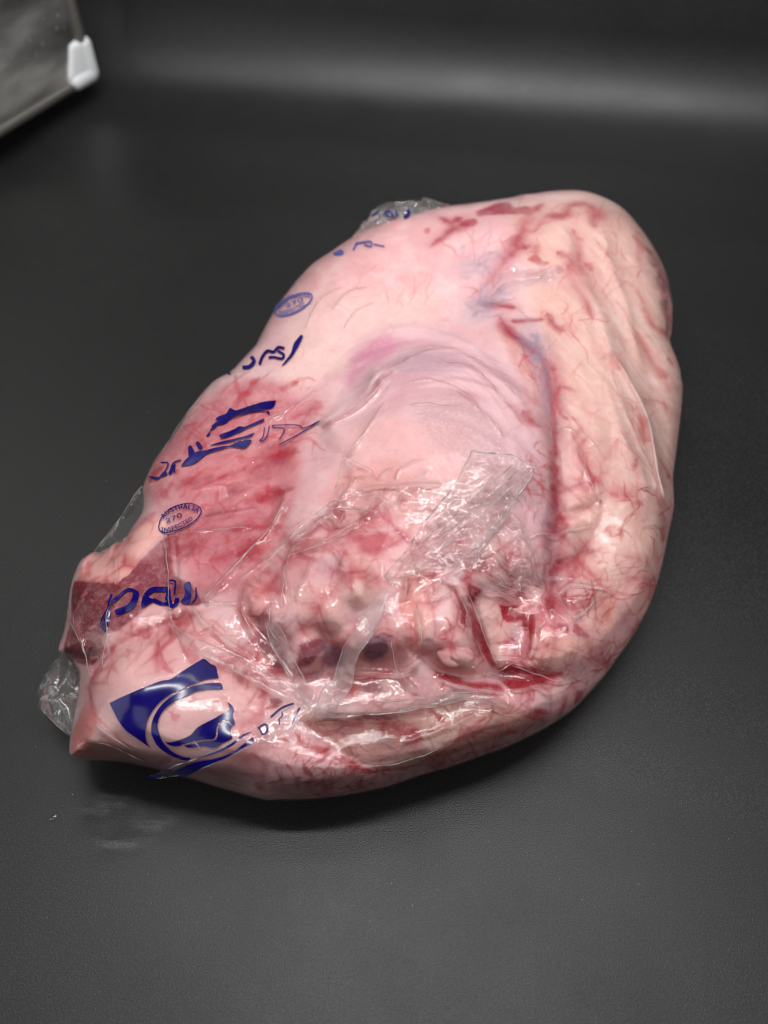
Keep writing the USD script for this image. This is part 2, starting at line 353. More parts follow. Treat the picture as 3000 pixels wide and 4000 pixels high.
# creases of the bag: sharp folds that stand up (points, half width px, height m)
FOLDS = [
    (D1((910, 370), (940, 480), (960, 640), (965, 800), (970, 1000), (1000, 1150), (1040, 1240)), 9, 0.0030),
    (D1((530, 560), (540, 700), (530, 800)), 8, 0.0020), (D1((160, 980), (210, 1150), (280, 1300), (330, 1430)), 16, 0.0035),
    (D1((910, 385), (1100, 370), (1380, 345), (1659, 320)), 7, 0.0022), (D1((1659, 470), (1500, 640), (1350, 800), (1220, 940)), 22, 0.0045),
    (D1((1600, 520), (1450, 660), (1280, 850)), 9, 0.003),
    (D1((1130, 950), (1300, 1130), (1659, 1390)), 9, 0.0030), (D1((1240, 940), (1400, 935), (1530, 930)), 7, 0.002), (D1((530, 870), (470, 1000), (460, 1150), (480, 1400)), 10, 0.002),
    (C5((500, 450), (400, 600), (330, 700), (250, 800)), 11, 0.003), (C5((250, 800), (290, 900), (280, 1000), (180, 1110)), 10, 0.003),
    (C5((310, 1020), (420, 990), (560, 985), (740, 975), (880, 980)), 9, 0.0025), (C5((100, 610), (300, 510), (430, 400), (480, 330), (560, 250)), 16, 0.0025),
    (C5((570, 960), (600, 890), (680, 840), (760, 825)), 7, 0.0015), (C5((450, 950), (520, 890), (575, 870)), 7, 0.0015), (C5((690, 940), (780, 900)), 7, 0.0015),
    (C5((600, 340), (760, 300), (900, 330), (1030, 400), (1130, 490)), 9, 0.0016), (C5((520, 230), (760, 110), (980, 120), (1200, 250), (1350, 400)), 12, 0.0016),
    (C5((660, 470), (760, 455), (860, 470), (1000, 480)), 7, 0.0012), (C5((880, 190), (1050, 210), (1250, 400), (1400, 600)), 10, 0.0014), (C5((960, 380), (1150, 520), (1280, 680)), 9, 0.0014),
    (D2((0, 700), (200, 470), (330, 340), (440, 100), (460, 0)), 14, 0.004), (D2((0, 800), (260, 600), (420, 470), (560, 330)), 8, 0.0035), (D2((430, 470), (700, 300), (880, 130)), 7, 0.0035),
    (D2((430, 960), (440, 700), (500, 480), (680, 380)), 8, 0.0028), (D2((430, 650), (480, 800), (500, 950)), 6, 0.002), (D2((530, 940), (590, 760), (680, 560)), 16, 0.0018),
    (D2((560, 520), (800, 420), (1050, 260), (1200, 130), (1250, 0)), 9, 0.0045), (D2((800, 150), (870, 300), (930, 200)), 8, 0.004), (D2((690, 290), (760, 260), (840, 310)), 7, 0.003),
    (D2((100, 820), (100, 1000), (170, 1130), (240, 1250)), 9, 0.003), (D2((330, 940), (330, 1150), (410, 1260)), 10, 0.003),
    (D2((820, 480), (880, 540), (930, 640)), 8, 0.003), (D2((1430, 720), (1420, 860), (1380, 920)), 8, 0.003),
    (D3((1040, 610), (1120, 760), (1200, 980), (1230, 1100), (1290, 1220)), 8, 0.0035), (D3((1150, 830), (1250, 790), (1360, 800), (1500, 760), (1659, 730)), 7, 0.002),
    (D3((1320, 1140), (1480, 1150), (1620, 1200)), 8, 0.0018), (D3((900, 930), (1010, 1060), (1100, 980), (1170, 1000)), 8, 0.003), (D3((960, 620), (1060, 740)), 6, 0.002),
    (D3((850, 1060), (950, 1150), (1000, 1260)), 8, 0.002), (D3((1100, 900), (1110, 1100), (1090, 1290)), 7, 0.002),
    (E2((170, 210), (260, 380), (340, 600), (430, 850), (560, 1020)), 10, 0.004), (E2((240, 200), (330, 360), (440, 650), (530, 860), (580, 970)), 8, 0.004),
    (E2((530, 862), (650, 868), (790, 868)), 7, 0.003), (E2((580, 970), (690, 930), (790, 870)), 7, 0.003), (E2((690, 940), (850, 990), (1000, 1040), (1180, 1110)), 8, 0.003),
    (E2((800, 880), (900, 950), (1010, 990)), 7, 0.003), (E2((0, 1060), (200, 1110), (420, 1160), (650, 1190)), 10, 0.003), (E2((660, 1160), (800, 1150), (930, 1120), (1050, 1170), (1260, 1120)), 9, 0.0035),
    (E2((450, 280), (600, 270), (700, 320), (780, 370)), 7, 0.002), (E2((850, 880), (900, 760), (920, 600), (925, 490)), 8, 0.003),
    (E2((1110, 290), (1240, 190), (1500, 200), (1659, 240)), 6, 0.002), (E2((1150, 330), (1390, 300), (1480, 320)), 7, 0.002), (E2((1480, 310), (1400, 420), (1260, 500)), 8, 0.0025),
    (D5((1300, 630), (1390, 690), (1530, 840)), 8, 0.003), (D5((970, 690), (1150, 670), (1380, 680), (1480, 640)), 8, 0.003), (D5((1530, 540), (1380, 680)), 8, 0.003), (D5((1180, 380), (1230, 330), (1330, 350)), 7, 0.0018),
    (D5((1300, 400), (1330, 600), (1370, 690)), 7, 0.002), (D5((1500, 100), (1540, 300), (1540, 500)), 8, 0.003),
    (C6((600, 700), (680, 900), (740, 1060), (790, 1180)), 8, 0.0018), (C6((800, 1060), (790, 1250), (720, 1400)), 8, 0.0018), (C6((540, 1420), (640, 1405), (760, 1370)), 7, 0.0016), (C6((940, 420), (1000, 560), (1090, 760), (1200, 980)), 9, 0.0016), (C6((480, 720), (600, 690), (700, 800)), 7, 0.0013),
    (C6((960, 700), (1060, 850), (1190, 1000), (1230, 1140)), 8, 0.0016), (C6((900, 260), (960, 420), (1060, 560)), 8, 0.0014), (C6((560, 560), (700, 720), (820, 860)), 6, 0.001), (E4((640, 860), (800, 740), (1000, 700), (1180, 710)), 9, 0.0016), (E4((600, 900), (760, 890), (860, 860)), 7, 0.001),
    (C3((850, 380), (960, 500), (1060, 640)), 8, 0.001), (C3((1000, 780), (1080, 900), (1150, 1080)), 8, 0.001), (C2((300, 980), (420, 780), (560, 700)), 8, 0.001), (C2((480, 850), (600, 730), (720, 700)), 8, 0.0012), (C2((560, 980), (640, 860), (760, 800)), 7, 0.001),
    (C4((260, 1000), (420, 760), (620, 500)), 8, 0.0012), (C4((1130, 700), (1300, 620), (1500, 470)), 8, 0.0012), (C4((700, 560), (860, 400), (1000, 300)), 7, 0.001), (E3((640, 700), (1000, 700), (1400, 560)), 7, 0.001), (E3((1000, 560), (1300, 470), (1600, 330)), 7, 0.0012), (D4((420, 880), (640, 940), (900, 1060)), 8, 0.0014), (D4((500, 760), (640, 880), (820, 980)), 7, 0.0012),
    (D4((1040, 0), (1100, 120), (1130, 220), (1180, 330)), 8, 0.002), (D4((350, 0), (420, 180), (480, 330), (490, 450)), 12, 0.004), (D4((600, 150), (590, 280), (560, 400)), 8, 0.002),
]
def film_folds(q):
    add = np.zeros(len(q)); amp = np.zeros(len(q))
    for (pts, w, h) in FOLDS:
        p = spline(S(pts), 60)
        wd = w * mpp(p).mean()
        sel = np.flatnonzero((q[:, 0] > p[:, 0].min() - 6 * wd) & (q[:, 0] < p[:, 0].max() + 6 * wd) & (q[:, 1] > p[:, 1].min() - 6 * wd) & (q[:, 1] < p[:, 1].max() + 6 * wd))
        wob = q[sel] + 0.0016 * np.column_stack([nz(q[sel], 160, 31) - .5, nz(q[sel], 160, 32) - .5])
        dd, ii = cKDTree(p).query(wob)
        tt = ii / (len(p) - 1)
        e = smooth01(np.minimum(tt, 1 - tt) * 6 + 0.1)
        add[sel] = np.maximum(add[sel], h * e * np.exp(-dd / (0.9 * wd)))
        amp[sel] = np.maximum(amp[sel], e * np.exp(-(dd / (4.5 * wd)) ** 2))
    return add, amp
def crumple(q, cell, seed, amp=1.0):
    """piecewise flat crinkles: heights on scattered points joined by flat facets"""
    rng = np.random.default_rng(seed)
    lo, hi = q.min(0) - 3 * cell, q.max(0) + 3 * cell
    n = int(np.prod((hi - lo) / cell)) + 12
    pts = rng.uniform(lo, hi, (n, 2))
    return amp * LinearNDInterpolator(pts, rng.uniform(-1, 1, n))(q)
FRONT = S(OV((520, 1000), (740, 960), (770, 1030), (900, 1060), (1020, 990), (1150, 1010), (1290, 1080), (1330, 1250), (1250, 1480), (760, 1530), (640, 1500), (500, 1400), (200, 1420), (170, 1240), (330, 1120)))
FRONTP = Polygon(FRONT).buffer(0)
_ft = cKDTree(ring(FRONTP, 0.002))
def front_mask(q, soft=0.02):
    d, _ = _ft.query(q)
    return smooth01(np.where(shapely.contains_xy(FRONTP, q[:, 0], q[:, 1]), d, -d) / soft + 0.5)
fa, fm = film_folds(GQ)
ins = smooth01(GD / 0.015)
fmask = front_mask(GQ)
film_add = ins * (fa + fm * (0.12 + 0.88 * fmask) * (crumple(GQ, 0.0060, 1, 0.0006) + crumple(GQ, 0.003, 2, 0.0003))
                  + fmask * (crumple(GQ, 0.013, 3, 0.0010) + crumple(GQ, 0.005, 8, 0.00035)) * smooth01(nz(GQ, 22, 41, 2) * 2.2 - 0.7) + 0.00025 * (nz(GQ, 220, 42) - .5) * (0.3 + fmask))
GF = GF + ndimage.gaussian_filter(film_add.reshape(GX.shape), 0.6) + 0.0009 * smooth01((GD.reshape(GX.shape) + 0.002) / 0.004)
_fg = RegularGridInterpolator((gx, gy), GF, bounds_error=False, fill_value=0.0)
def FH(q): return _fg(q)
def lifted(q, h):
    return plane_pt(q) + np.asarray(h)[:, None] * NDIR

def fill(poly, step, rings=(), edge=None):
    """triangulated interior of a chart polygon"""
    pts = [ring(poly, edge or step)]
    for r in rings:
        g = poly.buffer(-r)
        for gg in getattr(g, 'geoms', [g]):
            if gg.area > 0: pts.append(ring(gg, step))
    inner = poly.buffer(-((rings[-1] if rings else 0) + step * 0.55))
    x0, y0, x1, y1 = poly.bounds
    rng = np.random.default_rng(5)
    X, Y = np.meshgrid(np.arange(x0, x1, step), np.arange(y0, y1, step * 0.87), indexing='ij')
    X = X + (np.arange(X.shape[1]) % 2) * step / 2
    g = np.column_stack([X.ravel(), Y.ravel()]) + rng.uniform(-.1, .1, (X.size, 2)) * step
    if not inner.is_empty:
        pts.append(g[shapely.contains_xy(inner, g[:, 0], g[:, 1])])
    for hole in poly.interiors:
        hp = Polygon(hole); pts.append(ring(hp, edge or step))
    nb = len(pts[0])
    p = np.vstack(pts)
    t = Delaunay(p).simplices
    c = p[t].mean(1)
    t = t[shapely.contains_xy(poly, c[:, 0], c[:, 1])]
    a, b, cc = p[t[:, 0]], p[t[:, 1]], p[t[:, 2]]
    area = (b[:, 0] - a[:, 0]) * (cc[:, 1] - a[:, 1]) - (b[:, 1] - a[:, 1]) * (cc[:, 0] - a[:, 0])
    t[area < 0] = t[area < 0][:, ::-1]
    return p, t[np.abs(area) > 1e-12], nb

QM, TM, NB = fill(RIMP, 0.00058, (0.00015, 0.0004, 0.0008, 0.0014), 0.0006)
_d = np.maximum(rim_dist(QM), 0); _w = smooth01((_d - .003) / .006)
VM = lifted(QM, ((1 - _w) * relief(QM, _d) + _w * MH(QM)) * (np.arange(len(QM)) >= NB))
# underside, sharing the rim
QU, TU, NB2 = fill(RIMP, 0.005, (0.0004, 0.0012, 0.003), 0.0006)
VU = lifted(QU, -dome(np.maximum(rim_dist(QU), 0), 0.055, 0.075) * (np.arange(len(QU)) >= NB2))
VU[:, 2] = np.maximum(VU[:, 2], 0.0008)
VA = np.vstack([VM, VU[NB2:]])
mapU = np.concatenate([np.arange(NB2), len(VM) + np.arange(len(VU) - NB2)])
TA = np.vstack([TM, mapU[TU][:, ::-1]])
NA = normals_of(VA, TA)

# ------------------------------------------------------------------ colours of the flesh, laid on the chart
PINK, CREAM, WHITE, PEACH = lin((228, 190, 190)), lin((233, 209, 198)), lin((238, 216, 212)), lin((234, 194, 184))
LAV, BLUE, GREY = lin((216, 182, 188)), lin((164, 150, 172)), lin((196, 172, 164))
RED, DEEP, MUS, PUR, MAR = lin((180, 34, 60)), lin((158, 2, 38)), lin((172, 88, 98)), lin((98, 62, 86)), lin((120, 40, 52))
ROSE, SALM = lin((204, 108, 114)), lin((228, 150, 138))
Q = QM
W = Q + 0.0036 * np.column_stack([nz(Q, 70, 21, 2) - .5, nz(Q, 70, 22, 2) - .5]) + 0.0011 * np.column_stack([nz(Q, 300, 23, 2) - .5, nz(Q, 300, 24, 2) - .5])
N1, N2, N3 = nz(Q, 60, 51, 4), nz(Q, 190, 52, 3), nz(Q, 620, 53, 2)
COL = np.zeros((len(Q), 3)) + PINK
def blend(sel, a, c):
    COL[sel] += (c - COL[sel]) * a[:, None]
ALL = np.arange(len(Q))
def near(p, r):
    return np.flatnonzero((W[:, 0] > p[:, 0].min() - r) & (W[:, 0] < p[:, 0].max() + r) & (W[:, 1] > p[:, 1].min() - r) & (W[:, 1] < p[:, 1].max() + r))
def patch(pts, c, a=1.0, soft=12, tex=0.0, tn=None, rag=0.0):
    """soft edged area; tex: how far the noise tn breaks it up; rag: ragged edge px"""
    p = S(pts); m = mpp(p).mean(); poly = Polygon(spline(np.vstack([p, p[:1]]), 6)).buffer(0)
    s = soft * .65 * m; sel = near(p, s + rag * m + 0.004)
    dd, _ = cKDTree(np.vstack([ring(g, 0.0012) for g in getattr(poly, 'geoms', [poly])])).query(W[sel])
    sd = np.where(shapely.contains_xy(poly, W[sel, 0], W[sel, 1]), dd, -dd)
    t = (N2 if tn is None else tn)[sel]
    sd = sd + rag * m * (t - .5) * 2
    al = smooth01(sd / (2 * s) + .5) * a * (.82 + .18 * smooth01((N3[sel] - .5) * 3 + .6))
    if tex: al = al * np.clip(1 - tex + tex * 2 * smooth01((t - .5) * 2.2 + .5), 0, 1)
    blend(sel, np.clip(al, 0, 1), c)
def vein(pts, w, c=RED, a=0.85, soft=1.0, fray=0.6, halo=0.0):
    """a line that swells and thins; w half width px (number or one per point)"""
    p = spline(S(pts), 60); m = mpp(p).mean()
    ww = np.interp(np.linspace(0, 1, len(p)), np.linspace(0, 1, np.size(w)), np.atleast_1d(w)) * m
    R = ww.max() * (3 + soft * 2) + 0.002; sel = near(p, R)
    dd, ii = cKDTree(p).query(W[sel]); wl = ww[ii] * (1 + fray * (N1[sel] - .5) * 2.6 + fray * (N2[sel] - .5) * 1.6)
    tt = ii / (len(p) - 1); wl = wl * smooth01(np.minimum(tt, 1 - tt) * 8 + .35)
    if halo: blend(sel, halo * np.exp(-(dd / (ww[ii] * 3 + 1e-5)) ** 2), c * 0.6 + PINK * 0.4)
    mod = 0.35 + 0.65 * smooth01((N2[sel] * .5 + N1[sel] * .5 - .5) * 3.2 + .62)
    blend(sel, a * mod * smooth01((wl - dd) / (wl * soft * 1.5 + 2.6 * m) + .5), c)

# broad tone of the fat
blend(ALL, smooth01((N1 - .5) * 2.6 + .5) * 0.45, WHITE)
patch(OV((1090, 440), (1330, 440), (1440, 640), (1470, 850), (1460, 1080), (1400, 1290), (1270, 1300), (1215, 1000), (1210, 800), (1120, 620)), CREAM, .85, 60)
patch(OV((640, 640), (820, 600), (950, 640), (900, 730), (700, 820), (600, 830)), CREAM, .55, 60)
patch(OV((760, 480), (900, 470), (980, 520), (900, 640), (700, 640), (640, 640), (690, 560)), lin((230, 184, 182)), .6, 90)
patch(OV((780, 740), (900, 700), (1080, 780), (1190, 950), (1190, 1200), (1100, 1000), (960, 880), (800, 860), (740, 870)), LAV, .42, 60, .4, N1)
patch(OV((830, 880), (980, 850), (1080, 960), (1060, 1080), (900, 1120), (740, 1080), (760, 950)), lin((235, 196, 191)), .7, 90)
for sc_, k_, c_ in ((35, .30, ROSE), (95, .28, lin((222, 142, 142))), (260, .26, lin((210, 116, 120)))):
    blend(ALL, smooth01((nz(Q, sc_, 300 + sc_, 3) - .52) * 3.4) * k_ * (.45 + .55 * lobe_mask(Q)), c_)
# fibres that follow the forms
st = noise_dir(Q, math.radians(-60), 25, 260, 61, 3)
patch(OV((1100, 450), (1400, 520), (1470, 900), (1420, 1290), (1270, 1290), (1210, 900)), lin((222, 176, 162)), .55, 40, 1.0, st)
cm = S(OV((960, 1060)))[0]
rad = np.hypot((Q[:, 0] - cm[0]), (Q[:, 1] - cm[1]) * .85)
arc = meshkit.fbm(np.column_stack([rad * 190, np.arctan2(Q[:, 1] - cm[1], Q[:, 0] - cm[0]) * 2.2, np.zeros(len(Q))]), 3, 66)
MOUND = OV((760, 740), (900, 700), (1080, 780), (1190, 950), (1195, 1250), (1060, 1030), (980, 920), (820, 900), (730, 900))
patch(MOUND, lin((204, 168, 174)), .5, 60, 1.0, arc); patch(MOUND, lin((242, 216, 216)), .42, 60, 1.0, 1 - arc)
patch(OV((780, 735), (830, 725), (870, 735), (850, 760), (790, 790), (760, 830), (750, 800)), lin((204, 122, 156)), .55, 44, .5, N1, 30)
patch(OV((860, 760), (960, 760), (1010, 790), (930, 800), (850, 800)), lin((184, 162, 172)), .5, 50, .5, arc)
patch(OV((890, 880), (1000, 850), (1080, 950), (1040, 1010), (930, 960)), lin((196, 170, 172)), .45, 60, 1.0, N3 * .6 + N2 * .4)
patch(OV((720, 1030), (850, 990), (900, 1080), (800, 1160), (700, 1120)), SALM, .3, 40, .5)
# blue grey bruised strips
BLU = []
for P_ in (OV((980, 560), (1030, 545), (1070, 560), (1050, 590), (990, 600)), OV((1020, 640), (1080, 605), (1180, 590), (1210, 605), (1120, 630), (1040, 665)), OV((1130, 690), (1160, 700), (1190, 800), (1195, 880), (1160, 820)),
           OV((1160, 830), (1195, 850), (1200, 950), (1170, 940)), OV((1170, 1110), (1195, 1100), (1195, 1250), (1175, 1250)), OV((1010, 655), (1050, 640), (1060, 690), (1010, 690)), OV((1140, 740), (1165, 730), (1180, 790), (1150, 800))):
    BLU.append(P_)
patch(OV((1070, 700), (1180, 780), (1200, 1060), (1150, 900)), lin((216, 150, 136)), .5, 24, 1.0, nz(Q, 120, 77, 3))
# the red left flank
FL = OV((340, 990), (420, 890), (500, 830), (600, 830), (690, 870), (660, 960), (640, 1040), (600, 1160), (520, 1290), (380, 1250), (370, 1140), (320, 1060))
patch(FL, lin((190, 88, 102)), .66, 70, .5, N1, 40)
st2 = .6 * noise_dir(Q, math.radians(28), 60, 150, 63, 4) + .4 * N1
RM = OV((380, 1050), (440, 1010), (520, 970), (630, 965), (640, 1020), (610, 1140), (560, 1240), (430, 1270), (400, 1180), (420, 1100))
patch(RM, lin((158, 50, 70)), .88, 60, .7, st2, 50); patch(RM, lin((226, 160, 162)), .65, 50, 1.0, 1 - st2, 40)
patch(OV((430, 1100), (560, 1080), (600, 1130), (540, 1240), (420, 1240)), lin((216, 150, 158)), .5, 50, .9, nz(Q, 130, 78, 3), 30)
for v_, w_ in ((C4((880, 1005), (1000, 1010), (1150, 1000), (1250, 985), (1390, 970)), [12, 20, 10, 16, 22]), (C4((1230, 470), (1370, 400)), 10), (C4((830, 620), (900, 530), (970, 470), (1060, 370)), [8, 14, 10, 14]),
               (C4((1300, 700), (1440, 640), (1560, 560)), [8, 16, 20]), (C4((420, 1100), (370, 1200), (310, 1310), (350, 1360)), [14, 12, 16, 8]), (C4((180, 1210), (230, 1130), (280, 1090)), 12),
               (C4((720, 1180), (850, 1140), (950, 1100)), [6, 12, 6]), (C4((950, 1390), (1100, 1330), (1270, 1280)), [20, 24, 14]), (C4((450, 760), (560, 730)), 6), (D1((1280, 590), (1400, 560), (1460, 520)), [16, 24, 12]),
               (D1((1500, 560), (1659, 460)), [24, 30]), (D1((970, 400), (1010, 450), (1020, 560)), 14), (D2((60, 670), (200, 520), (300, 400)), [16, 26, 20]), (D2((230, 130), (330, 80), (440, 40)), [24, 30, 14]), (D2((0, 355), (150, 330), (310, 315)), [6, 10, 12])):
    vein(v_, w_, RED, .75, 1.6, .7)
# lean flap low on the left
patch(D1((960, 400), (1000, 700), (1130, 800), (1200, 960), (860, 940), (700, 1060), (500, 1180), (440, 1080), (480, 860), (560, 740), (740, 590), (850, 470)), lin((142, 48, 68)), .94, 12, .35, N1, 16)
patch(D1((190, 800), (350, 760), (520, 800), (490, 1000), (450, 1180), (420, 1330), (330, 1440), (110, 1330), (170, 1000)), lin((122, 20, 42)), .95, 14, .3, N1, 26)
patch(D1((110, 1290), (330, 1250), (340, 1440), (150, 1390)), lin((120, 26, 42)), .85, 14)
patch(D1((300, 560), (420, 560), (520, 470), (690, 330), (900, 240), (890, 380), (740, 540), (700, 640), (560, 760), (430, 790), (340, 730), (260, 760), (230, 700)), lin((242, 198, 186)), .92, 8, .15, N2, 12)
patch(D1((470, 750), (560, 740), (520, 800)), lin((226, 160, 150)), .6, 10)
for v_ in (D1((310, 600), (290, 700), (270, 790)), D1((610, 400), (700, 330), (830, 210)), D1((520, 560), (580, 500), (660, 400)), D1((190, 830), (260, 720), (340, 700))): vein(v_, 9, RED, .5, 2, .8)
FLECK = D1((190, 820), (480, 800), (470, 1000), (430, 1200), (330, 1400), (140, 1320), (170, 1050))
# front left fat
patch(D4((480, 420), (620, 180), (820, 60), (1040, 0), (1250, 100), (1500, 250), (1659, 420), (1659, 900), (1300, 1200), (900, 1080), (520, 1000), (360, 980), (400, 740)), lin((233, 194, 190)), .9, 20, .2, N1)
patch(D4((350, 850), (430, 640), (520, 700), (520, 1020), (370, 1010)), lin((222, 142, 136)), .75, 20, .4, N1)
patch(D4((400, 900), (640, 930), (900, 1050), (1000, 1120), (700, 1080), (520, 1030)), lin((206, 150, 138)), .6, 20, .6, N1)
for P_, c_, a_ in ((D4((830, 90), (900, 70), (930, 110), (880, 180), (820, 150)), RED, .7), (D4((1030, 70), (1080, 20), (1190, 70), (1150, 130), (1040, 170)), RED, .75), (D4((980, 340), (1010, 260), (1080, 180), (1000, 190), (960, 280)), RED, .55),
                   (D4((950, 330), (1000, 330), (1050, 420), (1000, 400)), ROSE, .7), (D4((1120, 230), (1200, 200), (1250, 320), (1190, 360)), lin((206, 120, 130)), .7), (D4((1170, 580), (1260, 620), (1230, 660)), ROSE, .7),
                   (D4((1580, 430), (1659, 420), (1659, 460)), RED, .6), (D4((1020, 680), (1110, 720), (1060, 760)), ROSE, .5), (D5((310, 880), (400, 870), (420, 930), (340, 950)), MAR, .8), (D5((110, 690), (200, 690), (170, 720)), RED, .6)):
    patch(P_, c_, a_, 10, .5, N2, 12)
for v_ in (D4((600, 270), (680, 250), (740, 180)), D4((690, 180), (720, 150), (740, 120)), D4((640, 290), (740, 300)), D4((720, 400), (800, 300), (840, 200)), D4((560, 500), (640, 350)), D4((430, 780), (520, 860), (640, 930), (760, 1010)), D4((480, 700), (600, 820), (760, 960)), D4((1100, 1180), (1300, 1090)), D4((1300, 1100), (1450, 1200), (1600, 1250))):
    vein(v_, 4, lin((206, 130, 120)), .6, 1.5, .8)
# cavity at the front: dark muscles between fat
patch(D5((100, 20), (430, 120), (560, 330), (600, 620), (760, 760), (1000, 860), (1380, 680), (1520, 420), (1300, 330), (940, 340), (540, 270), (180, 220)), lin((206, 146, 140)), .7, 20, .3, N1)
patch(D5((190, 350), (240, 320), (330, 350), (430, 460), (460, 640), (330, 630), (250, 540), (200, 430)), lin((132, 48, 62)), .88, 22, .15, N1, 14)
patch(D5((540, 460), (620, 420), (760, 405), (770, 460), (700, 560), (640, 620), (540, 640)), lin((140, 50, 72)), .88, 18, .15, N1, 12)
patch(D5((740, 470), (860, 440), (940, 480), (930, 560), (870, 640), (760, 620)), lin((128, 86, 112)), .85, 24, .15, N1, 12)
patch(D5((1080, 430), (1160, 370), (1290, 370), (1310, 430), (1240, 560), (1130, 590), (1060, 520)), lin((124, 80, 108)), .85, 24, .15, N1, 12)
patch(D5((600, 680), (850, 640), (860, 740), (640, 760)), lin((150, 96, 104)), .8, 16, .5, N2)
patch(D5((960, 760), (1150, 700), (1380, 720), (1500, 820), (1100, 870)), lin((150, 126, 122)), .8, 20, .6, N1)
patch(D5((1050, 780), (1200, 760), (1230, 830), (1120, 850)), lin((146, 80, 84)), .7, 16, .6, N2)
patch(D5((640, 250), (800, 330), (900, 300), (940, 200), (1100, 100), (1150, 0), (500, 0), (480, 150)), lin((233, 194, 188)), .9, 18)
patch(D2((970, 600), (1100, 540), (1170, 620), (1170, 900), (1060, 960), (980, 930), (960, 780)), lin((238, 202, 192)), .9, 14)
patch(D2((140, 830), (250, 800), (310, 900), (300, 1010), (200, 1040), (140, 960)), lin((234, 180, 172)), .8, 18)
for v_, w_ in ((D2((980, 620), (970, 760), (985, 900), (960, 940)), 7), (D2((580, 1120), (640, 1140), (720, 1110)), 6), (D2((140, 1010), (200, 1060), (310, 1060)), 14), (D2((100, 830), (90, 1000), (170, 1150)), 12)):
    vein(v_, w_, lin((190, 90, 84)), .7, 1.5, .7)
patch(D2((740, 540), (860, 560), (930, 640), (820, 760), (700, 700)), lin((196, 168, 176)), .6, 16, .7, N2)
patch(D2((560, 440), (900, 380), (1300, 400), (1300, 460), (1000, 560), (640, 540)), lin((206, 110, 118)), .75, 16, .7, N1, 12)
patch(D2((1040, 230), (1200, 140), (1300, 240), (1250, 330), (1060, 330)), lin((222, 124, 132)), .8, 14, .4, N2)
patch(D2((820, 140), (920, 200), (900, 280), (820, 230)), lin((170, 40, 60)), .7, 8, .4, N2)
patch(D2((1340, 720), (1659, 700), (1659, 1000), (1500, 1300), (1420, 1100)), lin((236, 176, 164)), .7, 20)
patch(D2((1360, 930), (1480, 900), (1520, 1300), (1440, 1250)), lin((226, 140, 130)), .7, 12, .5, N2)
# pools of blood at the front right
for P_, a_ in ((E2((300, 190), (390, 220), (440, 260), (400, 310), (360, 400), (300, 340)), .9), (E2((170, 230), (230, 300), (290, 440), (300, 560), (250, 560), (230, 420)), .85), (E2((290, 400), (370, 420), (440, 640), (530, 860), (560, 980), (480, 930), (400, 760), (330, 600)), .9),
               (E2((580, 380), (680, 400), (740, 400), (820, 450), (910, 470), (930, 600), (860, 640), (800, 600), (800, 540), (690, 560), (630, 520), (590, 450)), .97), (E2((870, 640), (920, 640), (880, 800), (840, 880), (860, 760)), .8),
               (E2((0, 1000), (200, 1040), (330, 1080), (540, 1090), (640, 1150), (600, 1190), (300, 1140), (0, 1070)), .9), (E2((580, 1080), (720, 1060), (900, 1070), (1100, 1040), (1000, 1110), (820, 1150), (700, 1180)), .95),
               (E2((780, 990), (1000, 1020), (1160, 1010), (1150, 1070), (900, 1060)), .7), (E2((540, 990), (700, 940), (780, 980), (760, 1040), (640, 1030)), .8), (E2((1010, 330), (1080, 330), (1110, 380), (1060, 460), (1030, 420)), .8),
               (E2((1120, 560), (1220, 570), (1240, 640), (1160, 640)), .7), (E2((1260, 540), (1330, 560), (1430, 660), (1380, 690), (1280, 640)), .65), (E2((1500, 310), (1659, 290), (1659, 320), (1540, 350)), .75), (E2((1180, 340), (1450, 330), (1380, 420), (1240, 430)), .6),
               (E2((1310, 1170), (1380, 1170), (1340, 1260), (1290, 1290)), .75), (E2((1440, 1000), (1550, 970), (1500, 1020)), .6), (E2((980, 130), (1010, 0), (1040, 230), (1010, 230)), .7),
               (E2((870, 1380), (950, 1360), (1020, 1400), (940, 1420)), .75)):
    patch(P_, lin((186, 36, 66)), a_ * .75, 52, .3, N1, 34)
    patch(P_, DEEP, min(1, a_ * 1.06), 14, .05, N1, 16)
patch(E2((430, 290), (560, 300), (620, 520), (640, 620), (600, 860), (540, 860), (460, 660), (370, 440)), lin((240, 204, 198)), .85, 9, .15, N2)
patch(E2((680, 640), (760, 600), (860, 720), (830, 760), (780, 860), (680, 830)), lin((214, 208, 214)), .7, 26, .2, N2)
patch(E2((620, 560), (680, 700), (650, 850), (620, 860), (640, 680)), lin((220, 150, 145)), .7, 8)
patch(E2((930, 500), (1040, 520), (1110, 600), (1080, 700), (960, 830), (890, 840), (920, 640)), lin((238, 190, 182)), .9, 8)
for P_ in (E2((880, 880), (960, 820), (1100, 740), (1250, 720), (1300, 800), (1200, 900), (1000, 970), (900, 930)), E2((1180, 640), (1300, 700), (1520, 720), (1380, 860), (1220, 780)), E2((1320, 560), (1500, 380), (1659, 330), (1640, 560), (1500, 680), (1400, 640))):
    patch(P_, lin((244, 196, 180)), .85, 12, .2, N2, 10)
patch(E2((0, 560), (250, 560), (380, 850), (520, 1060), (300, 1040), (0, 960)), lin((226, 178, 170)), .8, 12, .3, N1)
for v_ in (E2((0, 800), (90, 780), (150, 700), (200, 600)), E2((100, 770), (250, 810), (350, 850)), E2((160, 560), (150, 740), (150, 900)), E2((520, 540), (560, 500), (590, 560)), E2((450, 480), (520, 520))): vein(v_, 5, lin((200, 110, 115)), .7, 1.4, .9)
